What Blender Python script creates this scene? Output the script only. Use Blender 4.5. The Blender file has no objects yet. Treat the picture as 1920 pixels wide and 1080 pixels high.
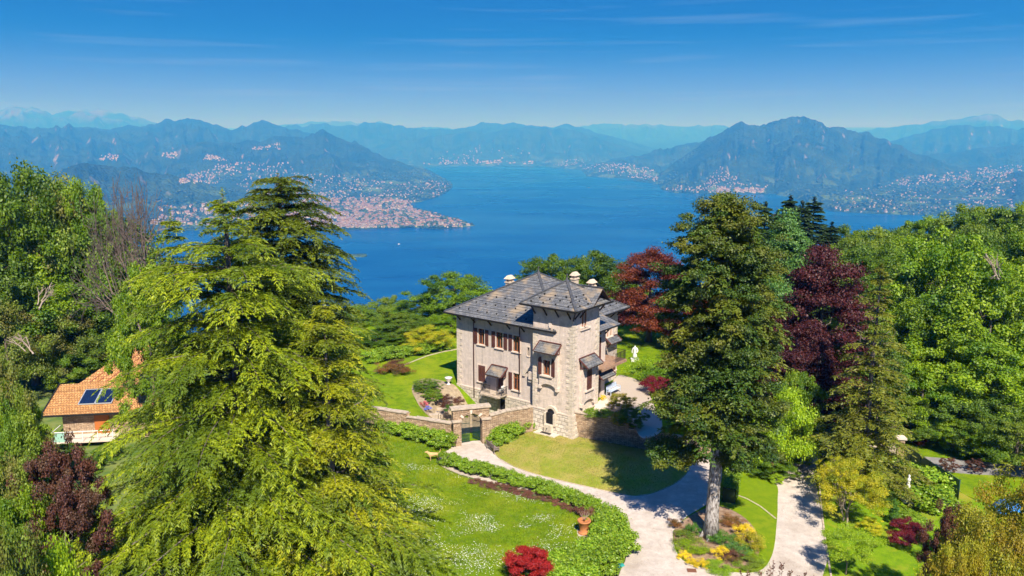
import bpy, bmesh, math, random
import numpy as np
from mathutils import Vector, Matrix
from mathutils.geometry import delaunay_2d_cdt

S = bpy.context.scene
COL = S.collection
R = math.radians
rng = np.random.default_rng(7)
random.seed(7)

# ------------------------------------------------------------------ camera
F_PX, PITCH, CAM_H = 1450.0, R(10.85), 28.0
cam_d = bpy.data.cameras.new("camera")
cam = bpy.data.objects.new("camera", cam_d); COL.objects.link(cam)
cam.location = (0, 0, CAM_H); cam.rotation_euler = (R(90) - PITCH, 0, 0)
cam_d.sensor_width = 36; cam_d.lens = 36 * F_PX / 1920
cam_d.clip_start = 0.5; cam_d.clip_end = 120000
S.camera = cam

# ------------------------------------------------------------------ light
SUN_AZ, SUN_EL = R(170), R(48)          # clockwise from +Y, above the horizon
sd = bpy.data.lights.new("sun", 'SUN'); sd.energy = 5.0; sd.angle = R(0.5); sd.color = (1, .955, .88)
sun = bpy.data.objects.new("sun", sd); COL.objects.link(sun)
to_sun = Vector((math.sin(SUN_AZ) * math.cos(SUN_EL), math.cos(SUN_AZ) * math.cos(SUN_EL), math.sin(SUN_EL)))
sun.rotation_euler = to_sun.to_track_quat('Z', 'Y').to_euler()
W = bpy.data.worlds.new("World"); S.world = W; W.use_nodes = True
wn = W.node_tree.nodes; wl = W.node_tree.links
bgn = wn['Background']; bgn.inputs[1].default_value = 0.10
sky = wn.new('ShaderNodeTexSky'); sky.sky_type = 'NISHITA'; sky.sun_disc = False
sky.sun_elevation = SUN_EL; sky.sun_rotation = SUN_AZ
sky.altitude = 600; sky.air_density = 1.0; sky.dust_density = 0.3; sky.ozone_density = 3.0
tc = wn.new('ShaderNodeTexCoord'); mp = wn.new('ShaderNodeVectorMath'); mp.operation = 'MULTIPLY'
mp.inputs[1].default_value = (1, 1, 4.2)
ofs = wn.new('ShaderNodeVectorMath'); ofs.operation = 'ADD'; ofs.inputs[1].default_value = (0, 0, .22)
wl.new(tc.outputs['Generated'], mp.inputs[0]); wl.new(mp.outputs[0], ofs.inputs[0]); wl.new(ofs.outputs[0], sky.inputs[0])
hs = wn.new('ShaderNodeHueSaturation'); hs.inputs['Saturation'].default_value = 1.6; hs.inputs['Value'].default_value = .92
tint = wn.new('ShaderNodeVectorMath'); tint.operation = 'MULTIPLY'; tint.inputs[1].default_value = (.34, .67, 1.18)
wl.new(sky.outputs[0], tint.inputs[0]); wl.new(tint.outputs[0], hs.inputs['Color'])
# thin high cloud streaks
cm = wn.new('ShaderNodeVectorMath'); cm.operation = 'MULTIPLY'; cm.inputs[1].default_value = (1.6, 1.6, 42)
cn = wn.new('ShaderNodeTexNoise'); cn.inputs['Scale'].default_value = 2.2; cn.inputs['Detail'].default_value = 5
cr = wn.new('ShaderNodeMapRange'); cr.inputs[1].default_value = .56; cr.inputs[2].default_value = .8; cr.inputs[4].default_value = .10
cx = wn.new('ShaderNodeMix'); cx.data_type = 'RGBA'; cx.inputs[7].default_value = (4.6, 6.2, 8.0, 1)
wl.new(tc.outputs['Generated'], cm.inputs[0]); wl.new(cm.outputs[0], cn.inputs['Vector']); wl.new(cn.outputs['Fac'], cr.inputs[0])
hz = wn.new('ShaderNodeMix'); hz.data_type = 'RGBA'; hz.inputs[7].default_value = (2.3, 1.7, 4.2, 1)      # pale air low over the horizon
sz = wn.new('ShaderNodeSeparateXYZ'); hm = wn.new('ShaderNodeMapRange'); hm.interpolation_type = 'SMOOTHSTEP'; hm.inputs[1].default_value = .13; hm.inputs[2].default_value = -.02; hm.inputs[4].default_value = .75
wl.new(tc.outputs['Generated'], sz.inputs[0]); wl.new(sz.outputs['Z'], hm.inputs[0]); wl.new(hm.outputs[0], hz.inputs[0]); wl.new(hs.outputs[0], hz.inputs[6])
wl.new(cr.outputs[0], cx.inputs[0]); wl.new(hz.outputs[2], cx.inputs[6]); wl.new(cx.outputs[2], bgn.inputs[0])
S.view_settings.view_transform = 'Standard'; S.view_settings.look = 'None'
S.view_settings.exposure = 0.8; S.view_settings.gamma = 1
S.render.engine = 'CYCLES'
cy = S.cycles
cy.max_bounces = 6; cy.diffuse_bounces = 2; cy.glossy_bounces = 2; cy.transmission_bounces = 3
cy.transparent_max_bounces = 8; cy.volume_bounces = 0; cy.use_denoising = True
cy.use_adaptive_sampling = True; cy.adaptive_threshold = 0.02

# ------------------------------------------------------------------ survey helpers
FWD = np.array([0, math.cos(PITCH), -math.sin(PITCH)]); UPV = np.array([0, math.sin(PITCH), math.cos(PITCH)])
def ray(px, py): return FWD + (px - 960) / F_PX * np.array([1., 0, 0]) + (540 - py) / F_PX * UPV
def gp(px, py, z=0.0):
    d = ray(px, py); k = (z - CAM_H) / d[2]
    return (d[0] * k, d[1] * k, z)
def far(px, py, D):
    d = ray(px, py); k = D / math.hypot(d[0], d[1])
    return (d[0] * k, d[1] * k, CAM_H + d[2] * k)

# ------------------------------------------------------------------ object helpers
def tag(o, label=None, cat=None, group=None, kind=None):
    if label: o['label'] = label
    if cat: o['category'] = cat
    if group: o['group'] = group
    if kind: o['kind'] = kind
    return o
def empty(name, label, cat, loc=(0, 0, 0), rz=0, group=None):
    o = bpy.data.objects.new(name, None); COL.objects.link(o); o.empty_display_size = .3
    o.location = loc; o.rotation_euler = (0, 0, rz)
    return tag(o, label, cat, group)
def link(name, me, parent=None, loc=None, rz=0, scale=None):
    o = bpy.data.objects.new(name, me); COL.objects.link(o)
    if parent: o.parent = parent
    if loc is not None: o.location = loc
    if rz: o.rotation_euler = (0, 0, rz)
    if scale is not None: o.scale = scale
    return o

class MB:
    """collects faces; builds ONE mesh object with metre-scaled UVs"""
    def __init__(s): s.v = []; s.f = []; s.m = []; s.sm = []
    def face(s, pts, m=0, smooth=False):
        n = len(s.v); s.v += [tuple(p) for p in pts]; s.f.append(tuple(range(n, n + len(pts)))); s.m.append(m); s.sm.append(smooth)
    def box(s, x0, x1, y0, y1, z0, z1, m=0):
        if x0 > x1: x0, x1 = x1, x0
        if y0 > y1: y0, y1 = y1, y0
        a = [(x0, y0), (x1, y0), (x1, y1), (x0, y1)]
        s.prism(a, z0, z1, m)
    def prism(s, poly, z0, z1, m=0, top=None):
        """poly counter-clockwise seen from above; top = optional other outline"""
        t = top or poly; n = len(poly); b = len(s.v)
        s.v += [(p[0], p[1], z0) for p in poly] + [(p[0], p[1], z1) for p in t]
        for i in range(n):
            j = (i + 1) % n; s.f.append((b + i, b + j, b + n + j, b + n + i)); s.m.append(m); s.sm.append(False)
        s.f.append(tuple(b + n + i for i in range(n))); s.m.append(m); s.sm.append(False)
        s.f.append(tuple(b + i for i in reversed(range(n)))); s.m.append(m); s.sm.append(False)
    def beam(s, p, q, w, h=None, m=0):
        p = Vector(p); q = Vector(q); h = h or w; d = (q - p).normalized()
        a = d.cross(Vector((0, 0, 1)));
        if a.length < 1e-3: a = Vector((1, 0, 0))
        a.normalize(); c = d.cross(a).normalized()
        k = [a * w / 2 + c * h / 2, -a * w / 2 + c * h / 2, -a * w / 2 - c * h / 2, a * w / 2 - c * h / 2]
        b = len(s.v); s.v += [tuple(p + x) for x in k] + [tuple(q + x) for x in k]
        for i in range(4):
            j = (i + 1) % 4; s.f.append((b + i, b + 4 + i, b + 4 + j, b + j)); s.m.append(m); s.sm.append(False)
        s.f.append((b, b + 1, b + 2, b + 3)); s.f.append((b + 7, b + 6, b + 5, b + 4)); s.m += [m, m]; s.sm += [False] * 2
    def tube(s, pts, rad, n=8, m=0, cap=True):
        b = len(s.v); P = [Vector(p) for p in pts]
        for i, p in enumerate(P):
            d = (P[min(i + 1, len(P) - 1)] - P[max(i - 1, 0)]).normalized()
            a = d.cross(Vector((.3, .9, .1))).normalized(); c = d.cross(a)
            r = rad[i] if hasattr(rad, '__len__') else rad
            for k in range(n):
                t = 2 * math.pi * k / n; s.v.append(tuple(p + a * r * math.cos(t) + c * r * math.sin(t)))
        for i in range(len(P) - 1):
            for k in range(n):
                j = (k + 1) % n; s.f.append((b + i * n + k, b + (i + 1) * n + k, b + (i + 1) * n + j, b + i * n + j)); s.m.append(m); s.sm.append(True)
        if cap:
            s.f.append(tuple(b + (len(P) - 1) * n + k for k in reversed(range(n)))); s.f.append(tuple(b + k for k in range(n))); s.m += [m, m]; s.sm += [False] * 2
    def lathe(s, prof, c=(0, 0, 0), n=16, m=0):
        b = len(s.v)
        for r, z in prof:
            for k in range(n):
                t = 2 * math.pi * k / n; s.v.append((c[0] + r * math.cos(t), c[1] + r * math.sin(t), c[2] + z))
        for i in range(len(prof) - 1):
            for k in range(n):
                j = (k + 1) % n; s.f.append((b + i * n + k, b + i * n + j, b + (i + 1) * n + j, b + (i + 1) * n + k)); s.m.append(m); s.sm.append(True)
        s.f.append(tuple(b + (len(prof) - 1) * n + k for k in range(n))); s.m.append(m); s.sm.append(False)
    def mesh(s, name, mats):
        me = bpy.data.meshes.new(name); me.from_pydata(s.v, [], s.f)
        for m in (mats if isinstance(mats, (list, tuple)) else [mats]): me.materials.append(m)
        me.polygons.foreach_set('material_index', s.m); me.polygons.foreach_set('use_smooth', s.sm)
        uv = me.uv_layers.new(name='uv'); me.update()
        for p in me.polygons:
            n = p.normal
            t = Vector((-n.y, n.x, 0))
            if t.length < .05: t = Vector((1, 0, 0))
            t.normalize(); u2 = n.cross(t)
            for li in p.loop_indices:
                co = me.vertices[me.loops[li].vertex_index].co
                uv.data[li].uv = (co.dot(t), co.dot(u2))
        return me
    def build(s, name, mats, parent=None, loc=None, rz=0):
        return link(name, s.mesh(name, mats), parent, loc, rz)

def np_mesh(name, V, Fq, mats, smooth=False, midx=None):
    me = bpy.data.meshes.new(name); k = Fq.shape[1]
    me.vertices.add(len(V)); me.vertices.foreach_set('co', np.ascontiguousarray(V, dtype=np.float32).ravel())
    me.loops.add(Fq.size); me.loops.foreach_set('vertex_index', np.ascontiguousarray(Fq, dtype=np.int32).ravel())
    me.polygons.add(len(Fq)); me.polygons.foreach_set('loop_start', np.arange(0, Fq.size, k, dtype=np.int32))
    me.polygons.foreach_set('loop_total', np.full(len(Fq), k, dtype=np.int32))
    for m in (mats if isinstance(mats, (list, tuple)) else [mats]): me.materials.append(m)
    if smooth: me.polygons.foreach_set('use_smooth', np.ones(len(Fq), bool))
    if midx is not None: me.polygons.foreach_set('material_index', np.asarray(midx, dtype=np.int32))
    me.update(calc_edges=True); me.validate()
    return me

# ------------------------------------------------------------------ materials
def nmat(name):
    m = bpy.data.materials.new(name); m.use_nodes = True
    return m, m.node_tree.nodes, m.node_tree.links, m.node_tree.nodes['Principled BSDF']
def rgba(c): return (c[0], c[1], c[2], 1)
def mat(name, c, rough=.7, metal=0, c2=None, scale=4, bump=0, bscale=30, detail=4, spec=.3, contrast=(.35, .65), coord='Object', stretch=None):
    m, n, l, b = nmat(name)
    b.inputs['Roughness'].default_value = rough; b.inputs['Metallic'].default_value = metal
    b.inputs['Specular IOR Level'].default_value = spec; b.inputs['Base Color'].default_value = rgba(c)
    t = n.new('ShaderNodeTexCoord'); src = t.outputs[coord]
    if stretch:
        q = n.new('ShaderNodeMapping'); q.inputs['Scale'].default_value = stretch; l.new(src, q.inputs[0]); src = q.outputs[0]
    if c2:
        x = n.new('ShaderNodeTexNoise'); x.inputs['Scale'].default_value = scale; x.inputs['Detail'].default_value = detail
        l.new(src, x.inputs['Vector'])
        r = n.new('ShaderNodeMapRange'); r.inputs[1].default_value = contrast[0]; r.inputs[2].default_value = contrast[1]
        l.new(x.outputs['Fac'], r.inputs[0])
        g = n.new('ShaderNodeMix'); g.data_type = 'RGBA'; g.inputs[6].default_value = rgba(c); g.inputs[7].default_value = rgba(c2)
        l.new(r.outputs[0], g.inputs[0]); l.new(g.outputs[2], b.inputs['Base Color'])
    if bump:
        x = n.new('ShaderNodeTexNoise'); x.inputs['Scale'].default_value = bscale; x.inputs['Detail'].default_value = 5
        l.new(src, x.inputs['Vector'])
        p = n.new('ShaderNodeBump'); p.inputs['Strength'].default_value = bump; p.inputs['Distance'].default_value = .05
        l.new(x.outputs['Fac'], p.inputs['Height']); l.new(p.outputs[0], b.inputs['Normal'])
    return m
def masonry(name, ca, cb, mortar, w=.45, h=.18, msize=.012, spots=None, rough=.85, bump=.6, patch=None, mix2=.5, offset=.5, squash=1, wobble=.06, streak=0):
    """irregular coursed stone / slabs in UV metres"""
    m, n, l, b = nmat(name); b.inputs['Roughness'].default_value = rough; b.inputs['Specular IOR Level'].default_value = .25
    t = n.new('ShaderNodeTexCoord')
    nz = n.new('ShaderNodeTexNoise'); nz.inputs['Scale'].default_value = 1.6; nz.inputs['Detail'].default_value = 3; l.new(t.outputs['UV'], nz.inputs['Vector'])
    ad = n.new('ShaderNodeVectorMath'); ad.operation = 'MULTIPLY_ADD'; ad.inputs[1].default_value = (wobble,) * 3
    l.new(nz.outputs['Color'], ad.inputs[0]); l.new(t.outputs['UV'], ad.inputs[2])
    br = n.new('ShaderNodeTexBrick'); br.inputs['Scale'].default_value = 1; br.inputs['Brick Width'].default_value = w; br.inputs['Row Height'].default_value = h
    br.inputs['Mortar Size'].default_value = msize; br.inputs['Mortar Smooth'].default_value = .3; br.inputs['Bias'].default_value = 0
    br.offset = offset; br.squash = squash
    br.inputs['Color1'].default_value = rgba(ca); br.inputs['Color2'].default_value = rgba(cb); br.inputs['Mortar'].default_value = rgba(mortar)
    l.new(ad.outputs[0], br.inputs['Vector'])
    col = br.outputs['Color']
    n2 = n.new('ShaderNodeTexNoise'); n2.inputs['Scale'].default_value = 3.2; n2.inputs['Detail'].default_value = 6; n2.inputs['Roughness'].default_value = .7; l.new(t.outputs['UV'], n2.inputs['Vector'])
    r2 = n.new('ShaderNodeMapRange'); r2.inputs[1].default_value = .3; r2.inputs[2].default_value = .7; r2.inputs[3].default_value = 1 - mix2; r2.inputs[4].default_value = 1 + mix2
    l.new(n2.outputs['Fac'], r2.inputs[0])
    mu = n.new('ShaderNodeVectorMath'); mu.operation = 'SCALE'; l.new(col, mu.inputs[0]); l.new(r2.outputs[0], mu.inputs['Scale']); col = mu.outputs[0]
    for (pc, sc, lo, hi) in ([spots] if spots else []) + ([patch] if patch else []):
        v = n.new('ShaderNodeTexNoise'); v.inputs['Scale'].default_value = sc; v.inputs['Detail'].default_value = 2; l.new(t.outputs['UV'], v.inputs['Vector'])
        r = n.new('ShaderNodeMapRange'); r.inputs[1].default_value = lo; r.inputs[2].default_value = hi; l.new(v.outputs['Fac'], r.inputs[0])
        g = n.new('ShaderNodeMix'); g.data_type = 'RGBA'; g.inputs[7].default_value = rgba(pc); l.new(r.outputs[0], g.inputs[0]); l.new(col, g.inputs[6]); col = g.outputs[2]
    if streak:
        q = n.new('ShaderNodeMapping'); q.inputs['Scale'].default_value = (2.2, .16, 1); l.new(t.outputs['UV'], q.inputs[0]); z = n.new('ShaderNodeTexNoise'); z.inputs['Scale'].default_value = 1.3; z.inputs['Detail'].default_value = 5; l.new(q.outputs[0], z.inputs['Vector'])
        r = n.new('ShaderNodeMapRange'); r.inputs[1].default_value = .5; r.inputs[2].default_value = .75; r.inputs[4].default_value = streak; l.new(z.outputs['Fac'], r.inputs[0])
        g = n.new('ShaderNodeMix'); g.data_type = 'RGBA'; g.inputs[7].default_value = (.20, .175, .15, 1); l.new(r.outputs[0], g.inputs[0]); l.new(col, g.inputs[6]); col = g.outputs[2]
    l.new(col, b.inputs['Base Color'])
    sm = n.new('ShaderNodeMath'); sm.operation = 'MULTIPLY_ADD'; sm.inputs[1].default_value = -1; l.new(br.outputs['Fac'], sm.inputs[0]); l.new(n2.outputs['Fac'], sm.inputs[2])
    bp = n.new('ShaderNodeBump'); bp.inputs['Strength'].default_value = bump; bp.inputs['Distance'].default_value = .04
    l.new(sm.outputs[0], bp.inputs['Height']); l.new(bp.outputs[0], b.inputs['Normal'])
    return m
def leafmat(name, ca, cb, cc=None, pscale=.35, trans=.35, rough=.55):
    """foliage: every leaf island gets its own mix of ca-cb; patches of cc through the crown"""
    m, n, l, b = nmat(name); n.remove(b); out = n['Material Output']
    g = n.new('ShaderNodeNewGeometry')
    x = n.new('ShaderNodeMix'); x.data_type = 'RGBA'; x.inputs[6].default_value = rgba(ca); x.inputs[7].default_value = rgba(cb)
    l.new(g.outputs['Random Per Island'], x.inputs[0]); col = x.outputs[2]
    if cc:
        t = n.new('ShaderNodeTexCoord'); z = n.new('ShaderNodeTexNoise'); z.inputs['Scale'].default_value = pscale; z.inputs['Detail'].default_value = 3
        l.new(t.outputs['Object'], z.inputs['Vector'])
        r = n.new('ShaderNodeMapRange'); r.inputs[1].default_value = .44; r.inputs[2].default_value = .62; l.new(z.outputs['Fac'], r.inputs[0])
        y = n.new('ShaderNodeMix'); y.data_type = 'RGBA'; y.inputs[7].default_value = rgba(cc); l.new(r.outputs[0], y.inputs[0]); l.new(col, y.inputs[6]); col = y.outputs[2]
    oi = n.new('ShaderNodeObjectInfo'); r3 = n.new('ShaderNodeMapRange'); r3.inputs[3].default_value = .82; r3.inputs[4].default_value = 1.18
    l.new(oi.outputs['Random'], r3.inputs[0]); sc = n.new('ShaderNodeVectorMath'); sc.operation = 'SCALE'; l.new(col, sc.inputs[0]); l.new(r3.outputs[0], sc.inputs['Scale']); col = sc.outputs[0]
    d = n.new('ShaderNodeBsdfDiffuse'); tr = n.new('ShaderNodeBsdfTranslucent'); gl = n.new('ShaderNodeBsdfGlossy'); gl.inputs['Roughness'].default_value = rough
    gl.inputs['Color'].default_value = (1, 1, 1, 1)
    l.new(col, d.inputs[0]); l.new(col, tr.inputs[0])
    a = n.new('ShaderNodeMixShader'); a.inputs[0].default_value = trans; l.new(d.outputs[0], a.inputs[1]); l.new(tr.outputs[0], a.inputs[2])
    e = n.new('ShaderNodeMixShader'); e.inputs[0].default_value = .025; l.new(a.outputs[0], e.inputs[1]); l.new(gl.outputs[0], e.inputs[2])
    l.new(e.outputs[0], out.inputs[0])
    return m

M = {}
M['bark'] = mat('bark', (.10, .075, .055), .9, c2=(.2, .17, .14), scale=3, bump=.6, bscale=12, stretch=(1, 1, .25))
M['pale_bark'] = mat('pale_bark', (.15, .125, .11), .9, c2=(.44, .41, .39), scale=9, bump=.8, bscale=14, stretch=(1, 1, .35), contrast=(.4, .6))
M['twig'] = mat('twig', (.27, .2, .15), .9, c2=(.4, .33, .27), scale=2)
M['cedar'] = leafmat('cedar_needles', (.10, .165, .003), (.35, .405, .006), (.09, .145, .004), .25, .2)
M['cedar_y'] = leafmat('cedar_needles_yellow', (.16, .205, .004), (.47, .465, .008), (.13, .175, .004), .3, .2)
M['cedar_d'] = leafmat('cedar_needles_dark', (.07, .13, .008), (.20, .26, .010), (.05, .10, .010), .25, .25)
M['cedar2'] = leafmat('cedar_needles_deep', (.08, .13, .004), (.24, .29, .007), (.06, .10, .004), .25, .18)
M['fir'] = leafmat('fir_needles', (.022, .070, .007), (.085, .150, .010), (.16, .17, .010), .2, .2)
M['darkfir'] = leafmat('dark_fir_needles', (.02, .05, .018), (.05, .09, .022), None, .3, .12)
M['olive'] = leafmat('olive_spruce', (.08, .12, .010), (.24, .25, .018), (.14, .15, .012), .3, .2)
M['green'] = leafmat('leaf_green', (.075, .165, .004), (.22, .34, .007), (.055, .13, .005), .22, .4)
M['bright'] = leafmat('leaf_bright', (.15, .29, .004), (.36, .48, .007), (.11, .23, .005), .22, .42)
M['mid'] = leafmat('leaf_mid', (.07, .155, .010), (.17, .28, .014), (.20, .27, .014), .2, .35)
M['blue'] = leafmat('leaf_soft', (.06, .17, .03), (.15, .30, .045), None, .2, .3)
M['lime'] = leafmat('leaf_lime', (.22, .38, .006), (.42, .56, .012), None, .4, .42)
M['yellow'] = leafmat('leaf_yellow', (.46, .46, .010), (.80, .68, .018), (.34, .42, .010), .6, .42)
M['gold'] = leafmat('leaf_golden', (.19, .24, .010), (.50, .46, .020), (.36, .27, .016), .5, .35)
M['scrub'] = leafmat('leaf_scrub', (.10, .18, .012), (.25, .33, .025), (.20, .19, .04), .4, .35)
M['purple'] = leafmat('leaf_purple', (.042, .010, .012), (.11, .020, .018), None, .3, .3)
M['rust'] = leafmat('leaf_rust', (.12, .020, .008), (.29, .065, .012), (.10, .010, .012), .18, .35)
M['plum'] = leafmat('leaf_plum', (.08, .028, .02), (.19, .07, .04), (.13, .07, .035), .6, .3)
M['red'] = leafmat('leaf_red', (.20, .006, .008), (.46, .02, .016), None, .6, .3)
M['maroon'] = leafmat('leaf_maroon', (.12, .006, .014), (.24, .014, .028), None, .6, .3)
M['laurel'] = leafmat('leaf_laurel', (.12, .26, .010), (.32, .44, .03), None, .5, .3, .4)
M['boxwood'] = leafmat('leaf_box', (.05, .15, .010), (.10, .23, .014), None, .5, .25)
M['brownleaf'] = leafmat('leaf_brown', (.15, .07, .02), (.33, .14, .03), (.12, .12, .03), .6, .3)
M['flowery'] = leafmat('flower_yellow', (.75, .48, .01), (.85, .72, .02), None, .6, .2)
M['pink'] = leafmat('flower_pink', (.75, .08, .14), (.85, .2, .3), (.10, .2, .02), .9, .2)
M['heather'] = leafmat('leaf_heather', (.12, .045, .035), (.24, .10, .06), (.2, .15, .05), .5, .2)
# ------------------------------------------------------------------ value noise
_perm = np.random.default_rng(3).random(65536).astype(np.float64)
def _h(ix, iy): return _perm[((ix * 73856093) ^ (iy * 19349663)) & 65535]
def vnoise(x, y):
    ix = np.floor(x).astype(np.int64); iy = np.floor(y).astype(np.int64); fx = x - ix; fy = y - iy
    fx = fx * fx * (3 - 2 * fx); fy = fy * fy * (3 - 2 * fy)
    return (_h(ix, iy) * (1 - fx) + _h(ix + 1, iy) * fx) * (1 - fy) + (_h(ix, iy + 1) * (1 - fx) + _h(ix + 1, iy + 1) * fx) * fy
def fbm(x, y, o=5, ridged=False):
    s = 0; a = .5; t = 0
    for i in range(o):
        v = vnoise(x * 2 ** i + 17.3 * i, y * 2 ** i - 9.1 * i)
        if ridged: v = 1 - np.abs(2 * v - 1)
        s = s + a * v; t += a; a *= .5
    return s / t
def inside(poly, x, y):
    c = np.zeros(np.shape(x), bool); n = len(poly)
    for i in range(n):
        x0, y0 = poly[i][:2]; x1, y1 = poly[(i + 1) % n][:2]
        if y0 == y1: continue
        m = ((y0 > y) != (y1 > y)) & (x < (x1 - x0) * (y - y0) / (y1 - y0) + x0); c ^= m
    return c
def dist_poly(poly, x, y, closed=True):
    d = np.full(np.shape(x), 1e18); n = len(poly)
    for i in range(n if closed else n - 1):
        ax, ay = poly[i][:2]; bx, by = poly[(i + 1) % n][:2]; ux, uy = bx - ax, by - ay; L = ux * ux + uy * uy + 1e-9
        t = np.clip(((x - ax) * ux + (y - ay) * uy) / L, 0, 1)
        d = np.minimum(d, (x - ax - t * ux) ** 2 + (y - ay - t * uy) ** 2)
    return np.sqrt(d)

# ------------------------------------------------------------------ foliage
def norm(a): return a / np.maximum(np.linalg.norm(a, axis=-1, keepdims=True), 1e-9)
def cards(P, D, Nn, ln, wd, kite=True):
    """leaf sprays: base P, direction D, face normal hint Nn, length, width -> verts, quads"""
    n = len(P); D = norm(D); T = norm(np.cross(D, Nn)); ln = np.reshape(ln, (-1, 1)) * np.ones((n, 1)); wd = np.reshape(wd, (-1, 1)) * np.ones((n, 1))
    a = P; b = P + D * ln * .45 + T * wd * .5; c = P + D * ln; d = P + D * ln * .45 - T * wd * .5
    V = np.stack([a, b, c, d], 1).reshape(-1, 3); F = np.arange(n * 4).reshape(-1, 4)
    return V, F
def sph(n, r): return norm(r.normal(size=(n, 3)))
def blob_crown(name, mt, seed, rx=1, rz=1, nclump=90, per=230, leaf=.16, cr=(.16, .28), shape='round', up=.35, flat=.75, holes=.15, leader=None):
    """a crown of leaf clumps filling an ellipsoid (rx radius, rz half height) centred on (0,0,rz); metres"""
    r = np.random.default_rng(seed); V = []; k = 0; per = int(per * 2.3); leaf = leaf * .64
    C = []; 
    while len(C) < nclump:
        d = sph(1, r)[0]; q = r.uniform(.3, 1.06) ** .5
        if d[2] < -.75: continue
        z = d[2] * q
        if shape == 'cone': w = np.clip(1.02 - (z + 1) / 2, .05, 1) ** .8 * 1.15
        elif shape == 'dome': w = np.clip(1.15 - .55 * (z + 1) / 2, .2, 1.1)
        elif shape == 'column': w = 1.0 if abs(z) < .5 else np.sqrt(max(.05, 1 - ((abs(z) - .5) / .5) ** 2))
        else: w = 1
        if shape == 'column': dd = norm(np.array([[d[0], d[1], 0.]]))[0]; p = np.array([dd[0] * q * w * rx, dd[1] * q * w * rx, rz + z * rz])
        else: p = np.array([d[0] * q * w * rx, d[1] * q * w * rx, rz + z * rz])
        rr = r.uniform(*cr) * rx * (1.0 if q > .8 else .85)
        lump = 1 + .30 * math.sin(3 * math.atan2(d[1], d[0]) + seed) * math.cos(4 * d[2] + seed * 1.7)
        p[:2] *= lump; C.append((p, rr))
    for p, rr in C:
        n = int(per * r.uniform(.6, 1.3)); d = sph(n, r); d[:, 2] = d[:, 2] * .9 + .18
        q = r.random((n, 1)) ** .45; sc = np.array([rr, rr, rr * flat])
        pos = p + d * q * sc * (1 + .25 * r.normal(size=(n, 1)) * (r.random((n, 1)) < .25))
        out = norm(d + r.normal(scale=.55, size=(n, 3)) + np.array([0, 0, up])); dr = norm(np.cross(out, r.normal(size=(n, 3))) + d * .35 - np.array([0, 0, .25]))
        L = leaf * r.uniform(.6, 1.4, n)
        V.append(cards(pos, dr, out, L, L * .75)[0])
    V = np.concatenate(V); F = np.arange(len(V)).reshape(-1, 4)
    return np_mesh(name, V, F, mt)
def bezier_path(p, d, L, n=8, droop=0, up=0, wig=.05, r=None):
    pts = []; p = np.array(p, float); d = norm(np.array(d, float)[None])[0]
    for i in range(n + 1):
        t = i / n; q = p + d * L * t; q[2] += up * L * t * (1 - t) - droop * L * t * t
        if r is not None and 0 < i: q = q + r.normal(scale=wig * L * .2, size=3)
        pts.append(q)
    return np.array(pts)
def limb_mesh(name, seed, H, r0, mt, crown_z, rx, nlimb=12, lean=(0, 0), n=8, top=.75):
    """tapered trunk and limbs reaching into the crown"""
    r = np.random.default_rng(seed); b = MB(); k = 9
    tr = [(lean[0] * (i / k) ** 1.5 + r.normal(scale=.02 * H * .1), lean[1] * (i / k) ** 1.5, H * top * i / k) for i in range(k + 1)]
    rad = [r0 * (1.35 if i == 0 else 1) * (1 - .85 * i / k) for i in range(k + 1)]
    b.tube(tr, rad, n)
    for i in range(nlimb):
        t = r.uniform(crown_z / H * .9, top * .95); j = int(t / top * k); j = min(j, k - 1); p = np.array(tr[j]); a = r.uniform(0, 6.28)
        L = rx * r.uniform(.55, .9); pts = bezier_path(p, (math.cos(a), math.sin(a), r.uniform(.3, 1.0)), L, 5, 0, .1, .3, r)
        b.tube([tuple(q) for q in pts], [rad[j] * .45 * (1 - .8 * s / 5) for s in range(6)], 5)
    return b.mesh(name, mt)
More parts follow.
